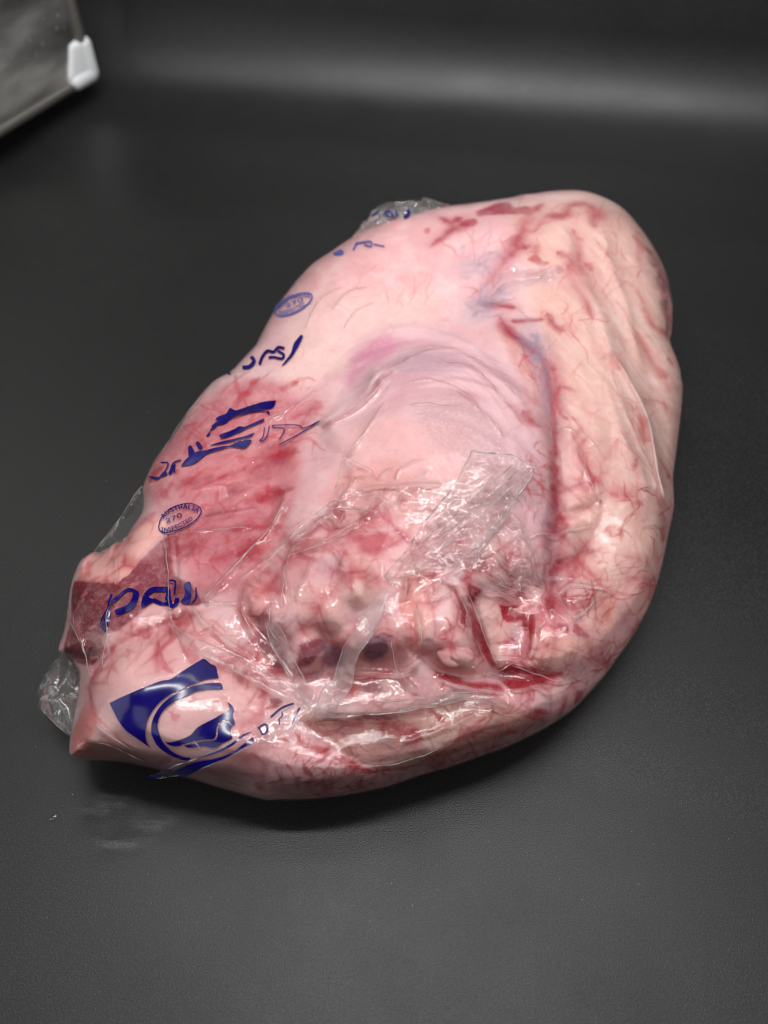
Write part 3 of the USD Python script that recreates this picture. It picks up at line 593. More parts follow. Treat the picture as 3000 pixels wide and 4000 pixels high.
# right hand red line and its branches
vein(OV((1165, 760), (1190, 850), (1198, 950), (1200, 1060), (1202, 1160), (1197, 1250), (1190, 1330)), [8, 12, 14, 26, 34, 20, 22], lin((160, 28, 52)), .85, 1.2, .7, .25)
vein(OV((1200, 1125), (1240, 1110), (1280, 1092), (1300, 1078)), [24, 18, 20, 6], lin((176, 40, 62)), .85, 1.2, .8)
vein(OV((1190, 1235), (1240, 1212), (1280, 1190), (1300, 1185)), [24, 20, 16, 6], lin((176, 40, 62)), .85, 1.2, .8)
for v_, w_ in ((C6((850, 910), (900, 850), (950, 770)), [20, 14, 4]), (C6((740, 1130), (830, 1030), (890, 980)), [10, 12, 5]), (C6((900, 1070), (960, 1140), (1050, 1190), (1120, 1240)), [4, 12, 16, 18]), (C6((890, 1155), (960, 1165)), 8),
               (C6((1080, 520), (1130, 680), (1140, 790)), [8, 10, 16]), (C6((1210, 1130), (1260, 1260), (1280, 1360)), [14, 12, 8]), (C6((1140, 110), (1200, 220), (1290, 330)), [8, 10, 14]), (C6((1300, 180), (1340, 230)), 10), (C6((860, 150), (900, 190), (960, 270)), [18, 14, 8]),
               (C6((470, 200), (500, 400), (520, 600)), 8), (C6((420, 190), (480, 270)), [6, 14]), (C6((270, 570), (330, 640), (390, 680)), [16, 12, 6]), (C6((1060, 930), (1090, 1050), (1100, 1120)), 8), (C6((1060, 1000), (1080, 900)), 6), (C6((1240, 900), (1310, 1040)), [4, 9]),
               (C6((640, 420), (540, 390)), 6), (C6((520, 380), (500, 480), (540, 600), (640, 630)), 5), (C6((1270, 1380), (1270, 1500)), [10, 14]), (C6((1130, 480), (1250, 500), (1300, 560)), 8)):
    vein(v_, np.array(w_) * 1.0, lin((180, 60, 72)), .8, 1.8, .7, .28)
# veins of the far end
patch(E4((540, 160), (700, 100), (800, 90), (850, 130), (960, 120), (1000, 180), (850, 180), (640, 190), (560, 200)), lin((166, 46, 70)), .9, 14, .3, N2)
patch(E4((400, 270), (440, 230), (540, 220), (520, 280)), lin((176, 44, 70)), .9, 10, .3)
for v_, w_ in ((E4((180, 440), (290, 340), (380, 290), (460, 250)), [6, 10, 16, 20]), (E4((960, 180), (930, 280), (890, 340), (850, 460), (770, 560), (700, 660), (600, 760)), [24, 22, 12, 16, 14, 12, 6]), (E4((1010, 320), (1120, 210), (1260, 190), (1290, 130), (1400, 100), (1490, 140)), [8, 12, 18, 14, 10, 12]),
               (E4((1490, 130), (1500, 200), (1500, 290)), [20, 20, 8]), (E4((1330, 300), (1370, 450), (1370, 600), (1390, 680)), [8, 12, 10, 26]), (E4((1280, 600), (1360, 760), (1410, 850), (1480, 1020)), [8, 20, 14, 5]), (E4((1190, 490), (1300, 540), (1280, 600)), [8, 14, 10]),
               (E4((1420, 580), (1480, 640)), [16, 12]), (E4((580, 920), (680, 920), (860, 940)), [10, 14, 8]), (E4((740, 1020), (790, 1110), (880, 1190), (1040, 1320)), [8, 14, 10, 14]), (E4((830, 1050), (960, 1040), (1080, 1030)), [8, 6, 4]), (E4((1110, 980), (1180, 1090), (1250, 1120)), [6, 8, 16]),
               (E4((240, 210), (330, 240), (420, 210)), [10, 12, 10]), (E4((1010, 160), (1080, 100)), [10, 6]), (E4((1020, 430), (1030, 500)), 9), (E4((920, 430), (940, 460)), 12)):
    vein(v_, np.array(w_) * 1.1, lin((168, 34, 62)), .92, 1.8, .6, .35)
patch(E4((960, 550), (1030, 510), (1080, 550), (1130, 580), (1060, 600)), lin((176, 40, 66)), .85, 12, .2, N2, 8)
patch(E4((1170, 640), (1200, 590), (1250, 630), (1200, 670)), lin((160, 90, 110)), .7, 14)
patch(E4((120, 300), (160, 290), (160, 340), (130, 340)), lin((190, 80, 110)), .6, 8)
patch(E4((620, 600), (900, 560), (1180, 620), (1180, 760), (900, 760), (640, 800), (480, 880), (560, 780)), LAV, .6, 20, .5, N1)
vein(C3((1110, 360), (1140, 400), (1220, 480), (1270, 590), (1310, 700), (1335, 850), (1335, 1000)), [10, 12, 26, 34, 34, 20, 12], lin((130, 40, 62)), .85, 1.6, .6)
vein(C3((1140, 700), (1200, 860), (1260, 960), (1340, 1010)), [8, 10, 12, 16], lin((190, 80, 84)), .85, 1.6, .6)
vein(C3((940, 570), (1060, 660), (1130, 700)), [6, 8, 8], lin((204, 110, 106)), .7, 1.8, .6)
vein(C3((1130, 980), (1200, 1110), (1300, 1260)), [8, 12, 10], lin((214, 120, 116)), .7, 1.8, .6)
patch(C3((1120, 340), (1160, 360), (1180, 520), (1140, 520)), lin((206, 110, 116)), .6, 16, .6)
# lower band: veiled lean with capillaries, pale rim
st3 = noise_dir(Q, math.radians(8), 40, 220, 64, 4)
BAND = OV((640, 1540), (760, 1545), (900, 1520), (1040, 1500), (1120, 1530), (1180, 1560), (1060, 1600), (940, 1640), (850, 1665), (790, 1650), (700, 1600))
patch(BAND, lin((182, 130, 124)), .85, 24, .35, st3, 14); patch(BAND, lin((214, 188, 172)), .7, 20, 1.0, 1 - st3); patch(BAND, lin((140, 66, 70)), .5, 20, 1.0, noise_dir(Q, math.radians(8), 30, 160, 65, 3))
patch(E3((560, 430), (700, 440), (680, 480), (580, 470)), lin((146, 126, 124)), .6, 12, .3); patch(E3((790, 510), (920, 500), (1000, 570), (880, 580)), lin((150, 130, 128)), .6, 10, .3)
patch(E3((300, 390), (700, 370), (760, 450), (420, 430)), lin((150, 70, 74)), .55, 16, .7, st3)
patch(E3((1220, 300), (1450, 290), (1500, 400), (1350, 600), (1200, 560)), lin((206, 182, 168)), .7, 20, .5, st3)
vein(E3((740, 350), (880, 390), (1020, 450), (1120, 500), (1200, 530)), [8, 24, 28, 32, 14], lin((160, 28, 44)), .88, 1.3, .6)
for P_ in (E3((600, 640), (680, 690), (740, 720), (860, 760), (830, 780), (700, 770)), E3((180, 520), (240, 530), (240, 600), (190, 590)), E3((290, 800), (330, 800), (320, 880), (280, 870)), E3((340, 680), (380, 740), (400, 800), (350, 760))):
    patch(P_, lin((160, 30, 44)), .7, 8, .5, N2, 10)
for v_, w_ in ((E3((300, 480), (360, 570), (520, 630), (660, 690), (740, 740), (860, 770)), [4, 8, 6, 12, 16, 6]), (E3((200, 680), (270, 770), (300, 860)), 8), (E3((140, 720), (200, 830)), 6), (E3((860, 760), (1050, 730), (1250, 660), (1420, 560), (1659, 370)), [4, 5, 6, 6, 5]),
               (E3((1250, 680), (1310, 700), (1340, 720)), 10), (E3((1230, 310), (1330, 370), (1400, 430)), [8, 12, 6]), (E3((400, 590), (480, 600), (540, 620)), 5), (E3((40, 100), (60, 170), (20, 230)), 4), (E3((70, 300), (110, 290), (160, 250)), 6), (E3((0, 840), (40, 890)), 10)):
    vein(v_, w_, lin((180, 60, 66)), .75, 1.5, .9)
th = math.radians(35)
WS = np.column_stack([(W[:, 0] * math.cos(th) + W[:, 1] * math.sin(th)) * .55, -W[:, 0] * math.sin(th) + W[:, 1] * math.cos(th)])
cap = np.abs(nz(WS, 130, 71, 4) - .5) * 2; cap2 = np.abs(nz(WS, 260, 72, 3) - .5) * 2
capm = smooth01((nz(Q, 75, 73, 3) - .5) * 3.2 + .5)
capl = (np.clip(1 - cap / (0.02 + .10 * capm), 0, 1) * .85 + np.clip(1 - cap2 / 0.10, 0, 1) * .45) * capm
for P_, a_ in ((OV((640, 1600), (900, 1660), (1200, 1530), (1330, 1360), (1400, 1300), (1330, 1420), (1200, 1570), (1000, 1650), (760, 1715), (560, 1700)), .6), (OV((1220, 1230), (1440, 1050), (1420, 1280), (1300, 1440), (1100, 1560), (1060, 1500), (1240, 1380)), .5), (OV((1250, 950), (1440, 950), (1420, 1250), (1270, 1250)), .28),
               (OV((540, 1160), (850, 1140), (850, 1340), (560, 1350)), .25), (OV((380, 830), (700, 830), (640, 960), (340, 1020)), .3), (OV((200, 1320), (480, 1320), (520, 1460), (260, 1500)), .2)):
    patch(P_, lin((196, 84, 88)), a_ * .45, 40, 1.0, np.clip(capl, 0, 1) * 1.0)
def capillaries(region, n, length, ang, spread, w, c, a, seed, fray=.4, sf=.5):
    rng = np.random.default_rng(seed); poly = Polygon(region); x0, y0, x1, y1 = poly.bounds
    k = 0
    while k < n:
        p = np.array([rng.uniform(x0, x1), rng.uniform(y0, y1)])
        if not poly.contains(shapely.Point(p)): continue
        k += 1
        th = math.radians(ang + rng.normal(0, spread)); L = length * rng.uniform(.5, 1.6); pts = [p]
        for i in range(5):
            th += rng.normal(0, .38); pts.append(pts[-1] + L / 5 * np.array([math.cos(th), -math.sin(th)]))
        ww = w * rng.uniform(.6, 1.5)
        vein([tuple(q) for q in pts], [ww * .5, ww, ww * .3], c, a * rng.uniform(.4, 1), sf, fray)
        if rng.uniform() < .7:
            j = rng.integers(1, 4); t2 = th + rng.choice([-1, 1]) * rng.uniform(.6, 1.2); b = [pts[j]]
            for i in range(3): b.append(b[-1] + L / 7 * np.array([math.cos(t2), -math.sin(t2)])); t2 += rng.normal(0, .3)
            vein([tuple(q) for q in b], [ww * .8, ww * .3], c, a * rng.uniform(.4, 1), sf, fray)
for i_, P_ in enumerate(BLU):
    capillaries(P_, 14, 70, (10, 20, 118, 110, 95, 60, 110)[i_], 16, 5.0, lin((160, 148, 168)), .42, 40 + i_, .5, 1.2)
    patch(P_, lin((178, 162, 174)), .38, 50, .6, N1, 30)
rs_ = OV((1240, 470), (1400, 560), (1450, 850), (1440, 1100), (1390, 1290), (1250, 1280), (1215, 900), (1200, 650))
capillaries(rs_, 34, 380, -62, 9, 9.0, lin((212, 150, 144)), .5, 61, .3, 2.)
capillaries(rs_, 30, 320, -62, 9, 12.0, lin((240, 220, 212)), .6, 62, .3, 2.)
capillaries(OV((640, 620), (760, 500), (960, 480), (960, 660), (800, 720), (640, 800)), 18, 260, 40, 14, 14.0, lin((238, 212, 208)), .5, 63, .3, 2.)
capillaries(FLECK, 16, 50, 65, 22, 5.0, lin((214, 150, 158)), .6, 71, .8, .8)
capillaries(D1((560, 800), (900, 480), (960, 800), (800, 1000), (560, 1100)), 12, 60, 40, 20, 4.0, lin((206, 140, 150)), .5, 72, .8, .8)
patch(OV((1120, 460), (1340, 450), (1430, 620), (1455, 850), (1440, 1100), (1380, 1290), (1290, 1290), (1225, 1000), (1225, 800), (1150, 620)), lin((233, 211, 196)), .22, 90, .5, 1 - N1)
CAPC = lin((176, 58, 68))
capillaries(OV((640, 1600), (900, 1670), (1200, 1560), (1330, 1390), (1420, 1280), (1400, 1330), (1300, 1470), (1180, 1570), (1000, 1650), (760, 1715), (560, 1700)), 85, 90, 28, 22, 4.0, CAPC, .75, 1)
capillaries(OV((1220, 1230), (1440, 1050), (1420, 1280), (1300, 1440), (1100, 1560), (1060, 1500), (1240, 1380)), 60, 90, 50, 35, 4.0, CAPC, .7, 2)
capillaries(OV((1230, 700), (1450, 800), (1440, 1100), (1400, 1290), (1240, 1280)), 34, 130, 110, 22, 3.0, lin((205, 124, 120)), .5, 3)
capillaries(OV((980, 450), (1330, 440), (1400, 640), (1200, 760), (1000, 640)), 40, 110, 60, 30, 4.0, lin((206, 124, 118)), .55, 4)
capillaries(OV((380, 830), (700, 830), (640, 960), (600, 1150), (400, 1250), (340, 1020)), 70, 120, 30, 16, 7.0, lin((196, 84, 92)), .6, 5)
capillaries(OV((640, 1540), (900, 1520), (1120, 1530), (1060, 1600), (850, 1665), (700, 1600)), 70, 110, -12, 12, 4.0, lin((140, 62, 66)), .6, 6)
capillaries(OV((200, 1320), (520, 1330), (620, 1500), (500, 1620), (380, 1400), (240, 1420)), 35, 80, 30, 50, 3.5, lin((206, 122, 116)), .65, 7)
capillaries(OV((560, 1160), (850, 1120), (860, 1340), (560, 1350)), 35, 80, 60, 60, 3.5, lin((206, 112, 108)), .6, 8)
capillaries(OV((900, 1330), (1300, 1250), (1260, 1450), (950, 1500)), 50, 80, 40, 50, 4.5, lin((190, 60, 76)), .65, 9)
capillaries(OV((1140, 720), (1200, 900), (1190, 1280), (1120, 1120), (1150, 950)), 40, 80, 120, 20, 5.0, lin((200, 104, 104)), .6, 10)
capillaries(OV((640, 640), (900, 560), (960, 640), (780, 740), (640, 830)), 16, 120, 40, 20, 5.0, lin((220, 160, 156)), .6, 11)
patch(D6((620, 890), (700, 860), (830, 880), (780, 930), (700, 920)), lin((170, 50, 64)), .7, 10, .5, N2, 12)
patch(D6((500, 990), (600, 980), (640, 1000), (560, 1010)), lin((180, 60, 70)), .6, 8, .5, N2, 10)
patch(D6((0, 980), (60, 980), (80, 1030), (20, 1050)), lin((160, 40, 54)), .6, 10, .4, N2, 10)
_bp = Polygon(S(BAND)).buffer(0); _bd, _ = cKDTree(ring(_bp, .002)).query(Q)
LM = lobe_mask(Q) * smooth01((COL[:, 1] - .10) / .22) * (1 - .75 * smooth01(np.where(shapely.contains_xy(_bp, Q[:, 0], Q[:, 1]), _bd, -_bd) / .012 + .5))
for cell_, sd_, k_ in ((0.034, 201, .62), (0.014, 211, .42)):
    c_, r_, e_ = lobes(Q, cell_, sd_)
    blend(ALL, LM * k_ * .5 * np.exp(-(e_ / .38) ** 2) * smooth01((N1 - .5) * 2.5 + .6), lin((214, 130, 136)))
    blend(ALL, LM * k_ * c_ * smooth01((N1 - .5) * 3 + .55), lin((178, 48, 66)))
    blend(ALL, LM * .35 * r_ * smooth01(e_ * 2), lin((244, 208, 196)))
for (p_, w_, h_) in FOLDS:
    vein(p_, max(3, w_ * .45), lin((176, 84, 84)), .38, 1.2, .6)
blend(ALL, np.clip((N3 - .5) * 2.0, 0, 1) * .32, lin((222, 150, 140)))
COL *= (0.94 + 0.12 * N2)[:, None] * np.array([0.985, 0.985, 1.02])
COL = 1.05 * np.clip(COL, 0, 1) ** 1.10
under_col = np.zeros((len(VU) - NB2, 3)) + lin((226, 178, 164))
CA = np.vstack([COL, under_col])

M_flesh = MAT('flesh', {
    'at': ('attribute', {'attribute': 'Cd'}),
    'g': ('geometry', {}), 'n': ('noise_texture', {'scale': 420.0, 'detail': 3.0}), 'b': ('bump', {'strength': 0.35, 'distance': 0.0008}),
    'p': ('principled_bsdf', {'roughness': 0.42, 'specular_ior_level': 0.10, 'subsurface_weight': 0.06, 'subsurface_scale': 0.002, 'subsurface_radius': (1.0, 0.35, 0.25)})},
    [('at.color', 'p.base_color'), ('g.position', 'n.vector'), ('n.fac', 'b.height'), ('b.normal', 'p.normal')], 'p.BSDF')

# parts of the joint: faces sorted by the muscle they belong to
beef = thing('beef_joint', 'large pale pink fat covered joint of raw beef lying on the black sheet', 'meat')
BP = '/World/beef_joint'
cent = VA[TA].mean(1)
qc = np.vstack([QM, QU[NB2:]])[TA].mean(1)
isfront = np.arange(len(TA)) < len(TM)
part = np.zeros(len(TA), int)
def assign(pts, k):
    p = Polygon(spline(np.vstack([S(pts), S(pts)[:1]]), 6)).buffer(0)
    part[isfront & shapely.contains_xy(p, qc[:, 0], qc[:, 1])] = k
PARTS = ['fat_cover', 'muscle_mound', 'fat_strip', 'lean_flank', 'lean_flap', 'front_fat_lump', 'muscle_pocket', 'veiled_muscle']
PL = [None, 'rounded pale mound in the middle under a smooth pinkish skin', 'cream fat strip with fine veins along the right side', 'red streaked lean flank on the left', 'dark red lean flap at the lower left end', 'smooth pale fat lump under the blue crescent print',
      'hollow with dark purple muscles at the front', 'grey pink muscle under a thin skin at the bottom edge']
assign(OV((1120, 600), (1100, 440), (1330, 440), (1440, 560), (1480, 850), (1470, 1080), (1400, 1310), (1290, 1290), (1202, 1330), (1200, 1050), (1190, 850)), 2)
assign(OV((770, 740), (900, 700), (1080, 780), (1190, 900), (1198, 1100), (1195, 1290), (1020, 1250), (850, 1150), (680, 1100), (700, 930)), 1)
assign(OV((300, 1060), (420, 880), (500, 800), (640, 830), (690, 920), (650, 1040), (600, 1160), (530, 1260), (420, 1230), (380, 1130)), 3)
assign(OV((130, 1400), (150, 1180), (320, 1080), (380, 1130), (430, 1230), (420, 1330), (230, 1400), (190, 1450)), 4)
assign(OV((150, 1640), (190, 1460), (260, 1390), (440, 1320), (560, 1400), (640, 1520), (520, 1600), (400, 1700)), 5)
assign(OV((540, 1330), (660, 1330), (760, 1350), (920, 1320), (960, 1440), (880, 1500), (720, 1520), (600, 1460)), 6)
assign(OV((640, 1540), (760, 1545), (900, 1520), (1040, 1500), (1180, 1560), (1060, 1600), (940, 1640), (850, 1665), (790, 1650), (700, 1600)), 7)
for k_, nm in enumerate(PARTS):
    ff = TA[part == k_]
    u, inv = np.unique(ff, return_inverse=True)
    o = mesh(BP, nm, VA[u], inv.reshape(-1, 3), M_flesh, NA[u], CA[u])
    if PL[k_]: tag(o, PL[k_])

# ------------------------------------------------------------------ the clear bag
def film_mat(name, rough=0.07, milk=0.02, tint=(0.985, 0.98, 0.975), ior=1.5, bump=0.3, bscale=260.0, boost=1.0):
    nodes = {
        'g': ('geometry', {}), 'n': ('noise_texture', {'scale': bscale, 'detail': 3.0, 'roughness': 0.55, 'distortion': 0.6}),
        'b': ('bump', {'strength': bump, 'distance': 0.0006}),
        't': ('transparent_bsdf', {'color': tint}), 's': ('glossy_bsdf', {'roughness': rough, 'color': (1, 1, 1)}), 'fr': ('fresnel', {'IOR': ior}),
        'fm': ('math', {'math_type': 'multiply', 'value2': boost, 'use_clamp': True}),
        'm': ('mix_closure', {}), 'd': ('diffuse_bsdf', {'color': (0.85, 0.85, 0.85)}), 'tl': ('translucent_bsdf', {'color': (0.85, 0.85, 0.85)}), 'dt': ('mix_closure', {'fac': 0.5}), 'm2': ('mix_closure', {'fac': milk})}
    links = [('g.position', 'n.vector'), ('n.fac', 'b.height'), ('b.normal', 's.normal'), ('b.normal', 'fr.normal'), ('fr.fac', 'fm.value1'), ('fm.value', 'm.fac'), ('t.BSDF', 'm.closure1'), ('s.BSDF', 'm.closure2'),
             ('d.BSDF', 'dt.closure1'), ('tl.BSDF', 'dt.closure2'), ('m.closure', 'm2.closure1'), ('dt.closure', 'm2.closure2')]
    links = [l for l in links if l != ('b.normal', 'fr.normal')]
    return MAT(name, nodes, links, 'm2.closure')
M_film = film_mat('clear_film', 0.06, 0.006, (1, 1, 1), bump=0.35, bscale=330.0, boost=0.8)
M_fold = film_mat('folded_film', 0.05, 0.025, (1, 1, 1), bump=0.25, bscale=180.0, boost=0.85)
M_seal = film_mat('sealed_film', 0.05, 0.075, (1, 1, 1), bump=0.3, bscale=240.0, boost=1.7)
M_strip = film_mat('milky_strip', 0.07, 0.28, (1, 1, 1), bump=0.4, bscale=160.0, boost=1.2)
M_bead = film_mat('film_edge', 0.12, 0.30, (1, 1, 1), bump=0.2, boost=1.6)
M_web = film_mat('creased_web', 0.06, 0.14, (1, 1, 1), bump=0.4, bscale=160.0, boost=1.2)
M_ink = MAT('blue_ink', {'g': ('geometry', {}), 'n': ('noise_texture', {'scale': 120.0, 'detail': 3.0}), 'r': ('rgb_ramp', {'ramp': [(0.3, lin((16, 8, 88))), (0.7, lin((26, 14, 112)))]}),
    'p': ('principled_bsdf', {'roughness': 0.16, 'specular_ior_level': 0.5})}, [('g.position', 'n.vector'), ('n.fac', 'r.fac'), ('r.color', 'p.base_color')], 'p.BSDF')

M_pale = MAT('faded_ink', {'p': ('principled_bsdf', {'base_color': lin((92, 98, 168)), 'roughness': 0.3})}, [], 'p.BSDF')
bag = thing('plastic_bag', 'clear shrunk plastic bag with dark blue print wrapped tightly round the beef', 'bag')
GP = '/World/plastic_bag'
OUTER = RIMP.buffer(0.0008)
QF, TF, NF = fill(OUTER, 0.0008, (0.0006, 0.0012), 0.0008)
hf = FH(QF); hf[:NF] = -0.002
VF = lifted(QF, hf)
film_o = mesh(GP, 'shrunk_film', VF, TF, M_film)
FP = GP + '/shrunk_film'

def polys(g):
    return [x for x in (g.geoms if hasattr(g, 'geoms') else [g]) if x.area > 0]
def ink(parent, name, shapes, label=None, lift=0.0004, height=None, split=False, mat=None):
    """flat print: survey polygons (points) or strokes (points, width px), joined and laid on the film"""
    gs = []
    for s in shapes:
        if isinstance(s, Polygon) or isinstance(s, MultiPolygon): gs.append(s)
        elif isinstance(s, tuple): gs.append(LineString(spline(s[0], 8)).buffer(s[1] / 2, quad_segs=3, cap_style='flat'))
        else: gs.append(Polygon(spline(s + s[:1], 4)).buffer(0))
    g = unary_union(gs)
    V, Fc, n = [], [], 0
    hgt = height or FH
    for p in polys(g):
        ext = S(ring(p, 3.0)); 
        q = Polygon(ext, [S(ring(Polygon(h), 3.0)) for h in p.interiors]).buffer(0)
        for qq in polys(q):
            v, f, _ = fill(qq, 0.0009, (), 0.0005)
            V.append(lifted(v, hgt(v) + lift)); Fc.append(f + n); n += len(v)
    if split:
        for v_, f_ in zip(V, Fc): mesh(parent, name, v_, f_ - f_.min(), mat or M_ink)
        return
    o = mesh(parent, name, np.vstack(V), np.vstack(Fc), mat or M_ink)
    if label: tag(o, label)
    return o
def cut(poly_pts, lines):
    g = Polygon(spline(poly_pts + poly_pts[:1], 4)).buffer(0)
    for pts, w in lines: g = g.difference(LineString(spline(pts, 8)).buffer(w / 2))
    return g
def text_on(parent, text, path, height, label=None, lift=0.0004, mat=None):
    """small lettering that runs along a survey path"""
    m = meshkit.text_mesh(text, 1.0, 0.1, True)
    top = m.face_normals[:, 2] > .5
    v = m.vertices; L = v[:, 0].max()
    p = spline(path, 20); seg = np.r_[0, np.cumsum(np.linalg.norm(np.diff(p, axis=0), axis=1))]
    s = v[:, 0] / L * seg[-1]
    x, y = np.interp(s, seg, p[:, 0]), np.interp(s, seg, p[:, 1])
    e = seg[-1] * 0.03
    tx, ty = np.interp(s + e, seg, p[:, 0]) - np.interp(s - e, seg, p[:, 0]), np.interp(s + e, seg, p[:, 1]) - np.interp(s - e, seg, p[:, 1])
    ln = np.hypot(tx, ty); nx, ny = ty / ln, -tx / ln
    px = np.column_stack([x + nx * v[:, 1] * height, y + ny * v[:, 1] * height])
    q = S(px)
    o = mesh(parent, 'stamp_lettering', lifted(q, FH(q) + lift), m.faces[top], mat or M_ink, flat=True)
    if label: tag(o, label)

ink(FP, 'crescent_print', [D4((612, 633), (700, 590), (850, 525), (980, 475), (1050, 462), (1150, 395), (1240, 340), (1292, 315), (1335, 350), (1375, 370), (1385, 420), (1392, 455), (1330, 458), (1240, 485), (1130, 535), (1040, 575), (960, 640), (905, 715), (875, 790), (870, 860), (890, 930), (960, 1000), (1088, 1062), (1000, 1010), (900, 950), (800, 880), (720, 820), (665, 740)),
    D4((1410, 490), (1425, 535), (1330, 535), (1230, 550), (1140, 590), (1050, 640), (990, 700), (960, 770), (965, 840), (1000, 920), (1070, 985), (1150, 1020), (1195, 1025), (1170, 1045), (1100, 1030), (1010, 985), (950, 930), (915, 860), (912, 790), (940, 710), (1000, 630), (1090, 565), (1200, 515), (1310, 492))], 'large dark blue crescent print at the lower left')
ink(FP, 'bull_head_print', [cut(D4((1000, 895), (1030, 915), (1090, 905), (1190, 865), (1240, 810), (1310, 770), (1370, 740), (1420, 710), (1465, 690), (1470, 655), (1455, 628), (1490, 650), (1505, 690), (1495, 730), (1510, 760), (1505, 800), (1480, 815), (1485, 860), (1490, 890), (1420, 925), (1370, 955), (1290, 945), (1260, 950), (1180, 955), (1140, 940), (1080, 945), (1030, 930)),
    [(D4((1500, 800), (1440, 755), (1390, 800), (1370, 890), (1270, 905), (1130, 938)), 6), (D4((1215, 905), (1255, 948)), 6)])], 'blue horned bull head print inside the crescent')
ink(FP, 'side_emblem_print', [C4((1205, 550), (1165, 615), (1000, 625), (870, 672), (800, 705), (715, 710), (735, 680), (800, 655), (830, 610), (880, 630), (1000, 590), (1110, 560)), C4((690, 760), (790, 738), (840, 700), (1000, 650), (1115, 642), (1145, 668), (1150, 650), (1130, 635), (1000, 632), (880, 678), (720, 725)),
    C4((740, 830), (770, 857), (900, 810), (980, 770), (1095, 722), (1100, 698), (1000, 740), (950, 762), (900, 760), (860, 785)), C4((430, 1085), (540, 1060), (640, 985), (760, 945), (840, 925), (940, 938), (980, 910), (1005, 868), (900, 882), (830, 915), (760, 920), (640, 950), (560, 965), (480, 1020)),
    C4((660, 917), (800, 893), (900, 868), (1000, 842), (1025, 812), (940, 842), (820, 868), (700, 900)), C4((490, 930), (500, 1005), (548, 985), (515, 912)), C4((550, 892), (580, 945), (610, 930), (575, 882)), C4((630, 840), (660, 808), (680, 770), (690, 745), (722, 760), (672, 800), (665, 837))], 'dark blue folded emblem print on the left side')
ink(FP, 'outlined_letter', [(C4((1068, 872), (1095, 850), (1110, 768)), 4), (C4((1066, 874), (1100, 874), (1132, 830), (1148, 755)), 4), (C4((1180, 772), (1270, 785), (1230, 865)), 4), (C4((1180, 770), (1185, 752), (1380, 752), (1425, 775), (1555, 718)), 4), (C4((1225, 912), (1400, 815), (1555, 718)), 4),
    (C4((435, 1030), (370, 1058), (345, 1140)), 5), (C4((385, 1062), (378, 1135)), 6), (C4((270, 1050), (330, 1060), (290, 1150)), 5), C4((250, 1178), (300, 1120), (322, 1150)), C4((165, 1160), (230, 1195), (262, 1170), (200, 1165)), C4((330, 1140), (350, 1152), (385, 1080), (360, 1080))], '', split=True)
ink(FP, 'printed_letter', [(C4((1000, 195), (1022, 232), (990, 275), (930, 285)), 15), (C4((1068, 262), (1090, 200), (1130, 150), (1180, 158), (1220, 122), (1270, 130)), 11), (C4((1140, 205), (1180, 200), (1248, 212), (1262, 180), (1215, 150)), 10), C4((1400, 20), (1418, 38), (1350, 170), (1290, 240), (1245, 272), (1320, 170), (1345, 90)), C4((800, 335), (830, 325), (835, 345))], '', split=True)
ink(FP, 'printed_letter', [C2((495, 488), (550, 460), (570, 485), (530, 500)), (C2((630, 465), (655, 416)), 7), (C2((655, 420), (740, 410), (748, 442)), 7), (C2((700, 430), (742, 442)), 7), (C2((760, 425), (832, 440)), 5)], '', split=True, mat=M_pale)
ink(FP, 'printed_letter', [(D1((498, 868), (483, 930), (477, 985)), 10), (D1((480, 942), (530, 912), (600, 850), (650, 833), (715, 862)), 11), (D1((695, 860), (682, 920), (640, 975), (530, 1022)), 25), D1((480, 980), (493, 1000), (458, 1170), (430, 1150), (440, 1080), (470, 1010)), (D1((430, 1165), (410, 1110), (430, 1050), (470, 985)), 6),
    D1((750, 880), (742, 975), (835, 920), (790, 895)), (D1((770, 885), (820, 838), (900, 832), (958, 842), (945, 920)), 20), (D1((830, 915), (900, 948), (962, 945)), 15), (D1((965, 870), (975, 955), (1010, 960), (1030, 900)), 16), D1((1080, 790), (1135, 775), (1130, 930), (1090, 952), (1055, 930), (1085, 880)), (D1((1180, 815), (1175, 900), (1135, 952)), 7), (D1((970, 758), (1022, 768), (1012, 870)), 7)], '', split=True)
ink(FP, 'oval_stamp_print', [Polygon(spline(D1((905, 245), (960, 190), (1050, 150), (1130, 138), (1200, 165), (1222, 205), (1190, 260), (1110, 320), (1000, 360), (920, 375), (880, 345), (885, 290), (905, 245)), 6)).exterior.buffer(2.3)], 'thin blue oval inspection stamp')
text_on(FP, 'AUSTRALIA', D1((915, 265), (960, 222), (1050, 185), (1130, 185), (1195, 215)), 18)
text_on(FP, '270', D1((935, 300), (1070, 245)), 17)
text_on(FP, 'INSPECTED', D1((895, 365), (960, 362), (1060, 325), (1155, 270)), 15)
ink(FP, 'oval_stamp_print', [Polygon([(x, y) for x, y in C2(*[(245 + 132 * math.cos(a) * .89 + 50 * math.sin(a) * .45, 815 - 132 * math.cos(a) * .45 + 50 * math.sin(a) * .89) for a in np.linspace(0, 2 * math.pi, 40)])]).exterior.buffer(3)], 'faint blue oval stamp near the far left edge', mat=M_pale)
text_on(FP, 'AUSTRALIA', C2((150, 850), (215, 790), (300, 765), (350, 775)), 16, mat=M_pale)
text_on(FP, '270', C2((195, 840), (310, 790)), 15, mat=M_pale)
text_on(FP, 'INSPECTED', C2((150, 885), (230, 868), (320, 820)), 15, mat=M_pale)

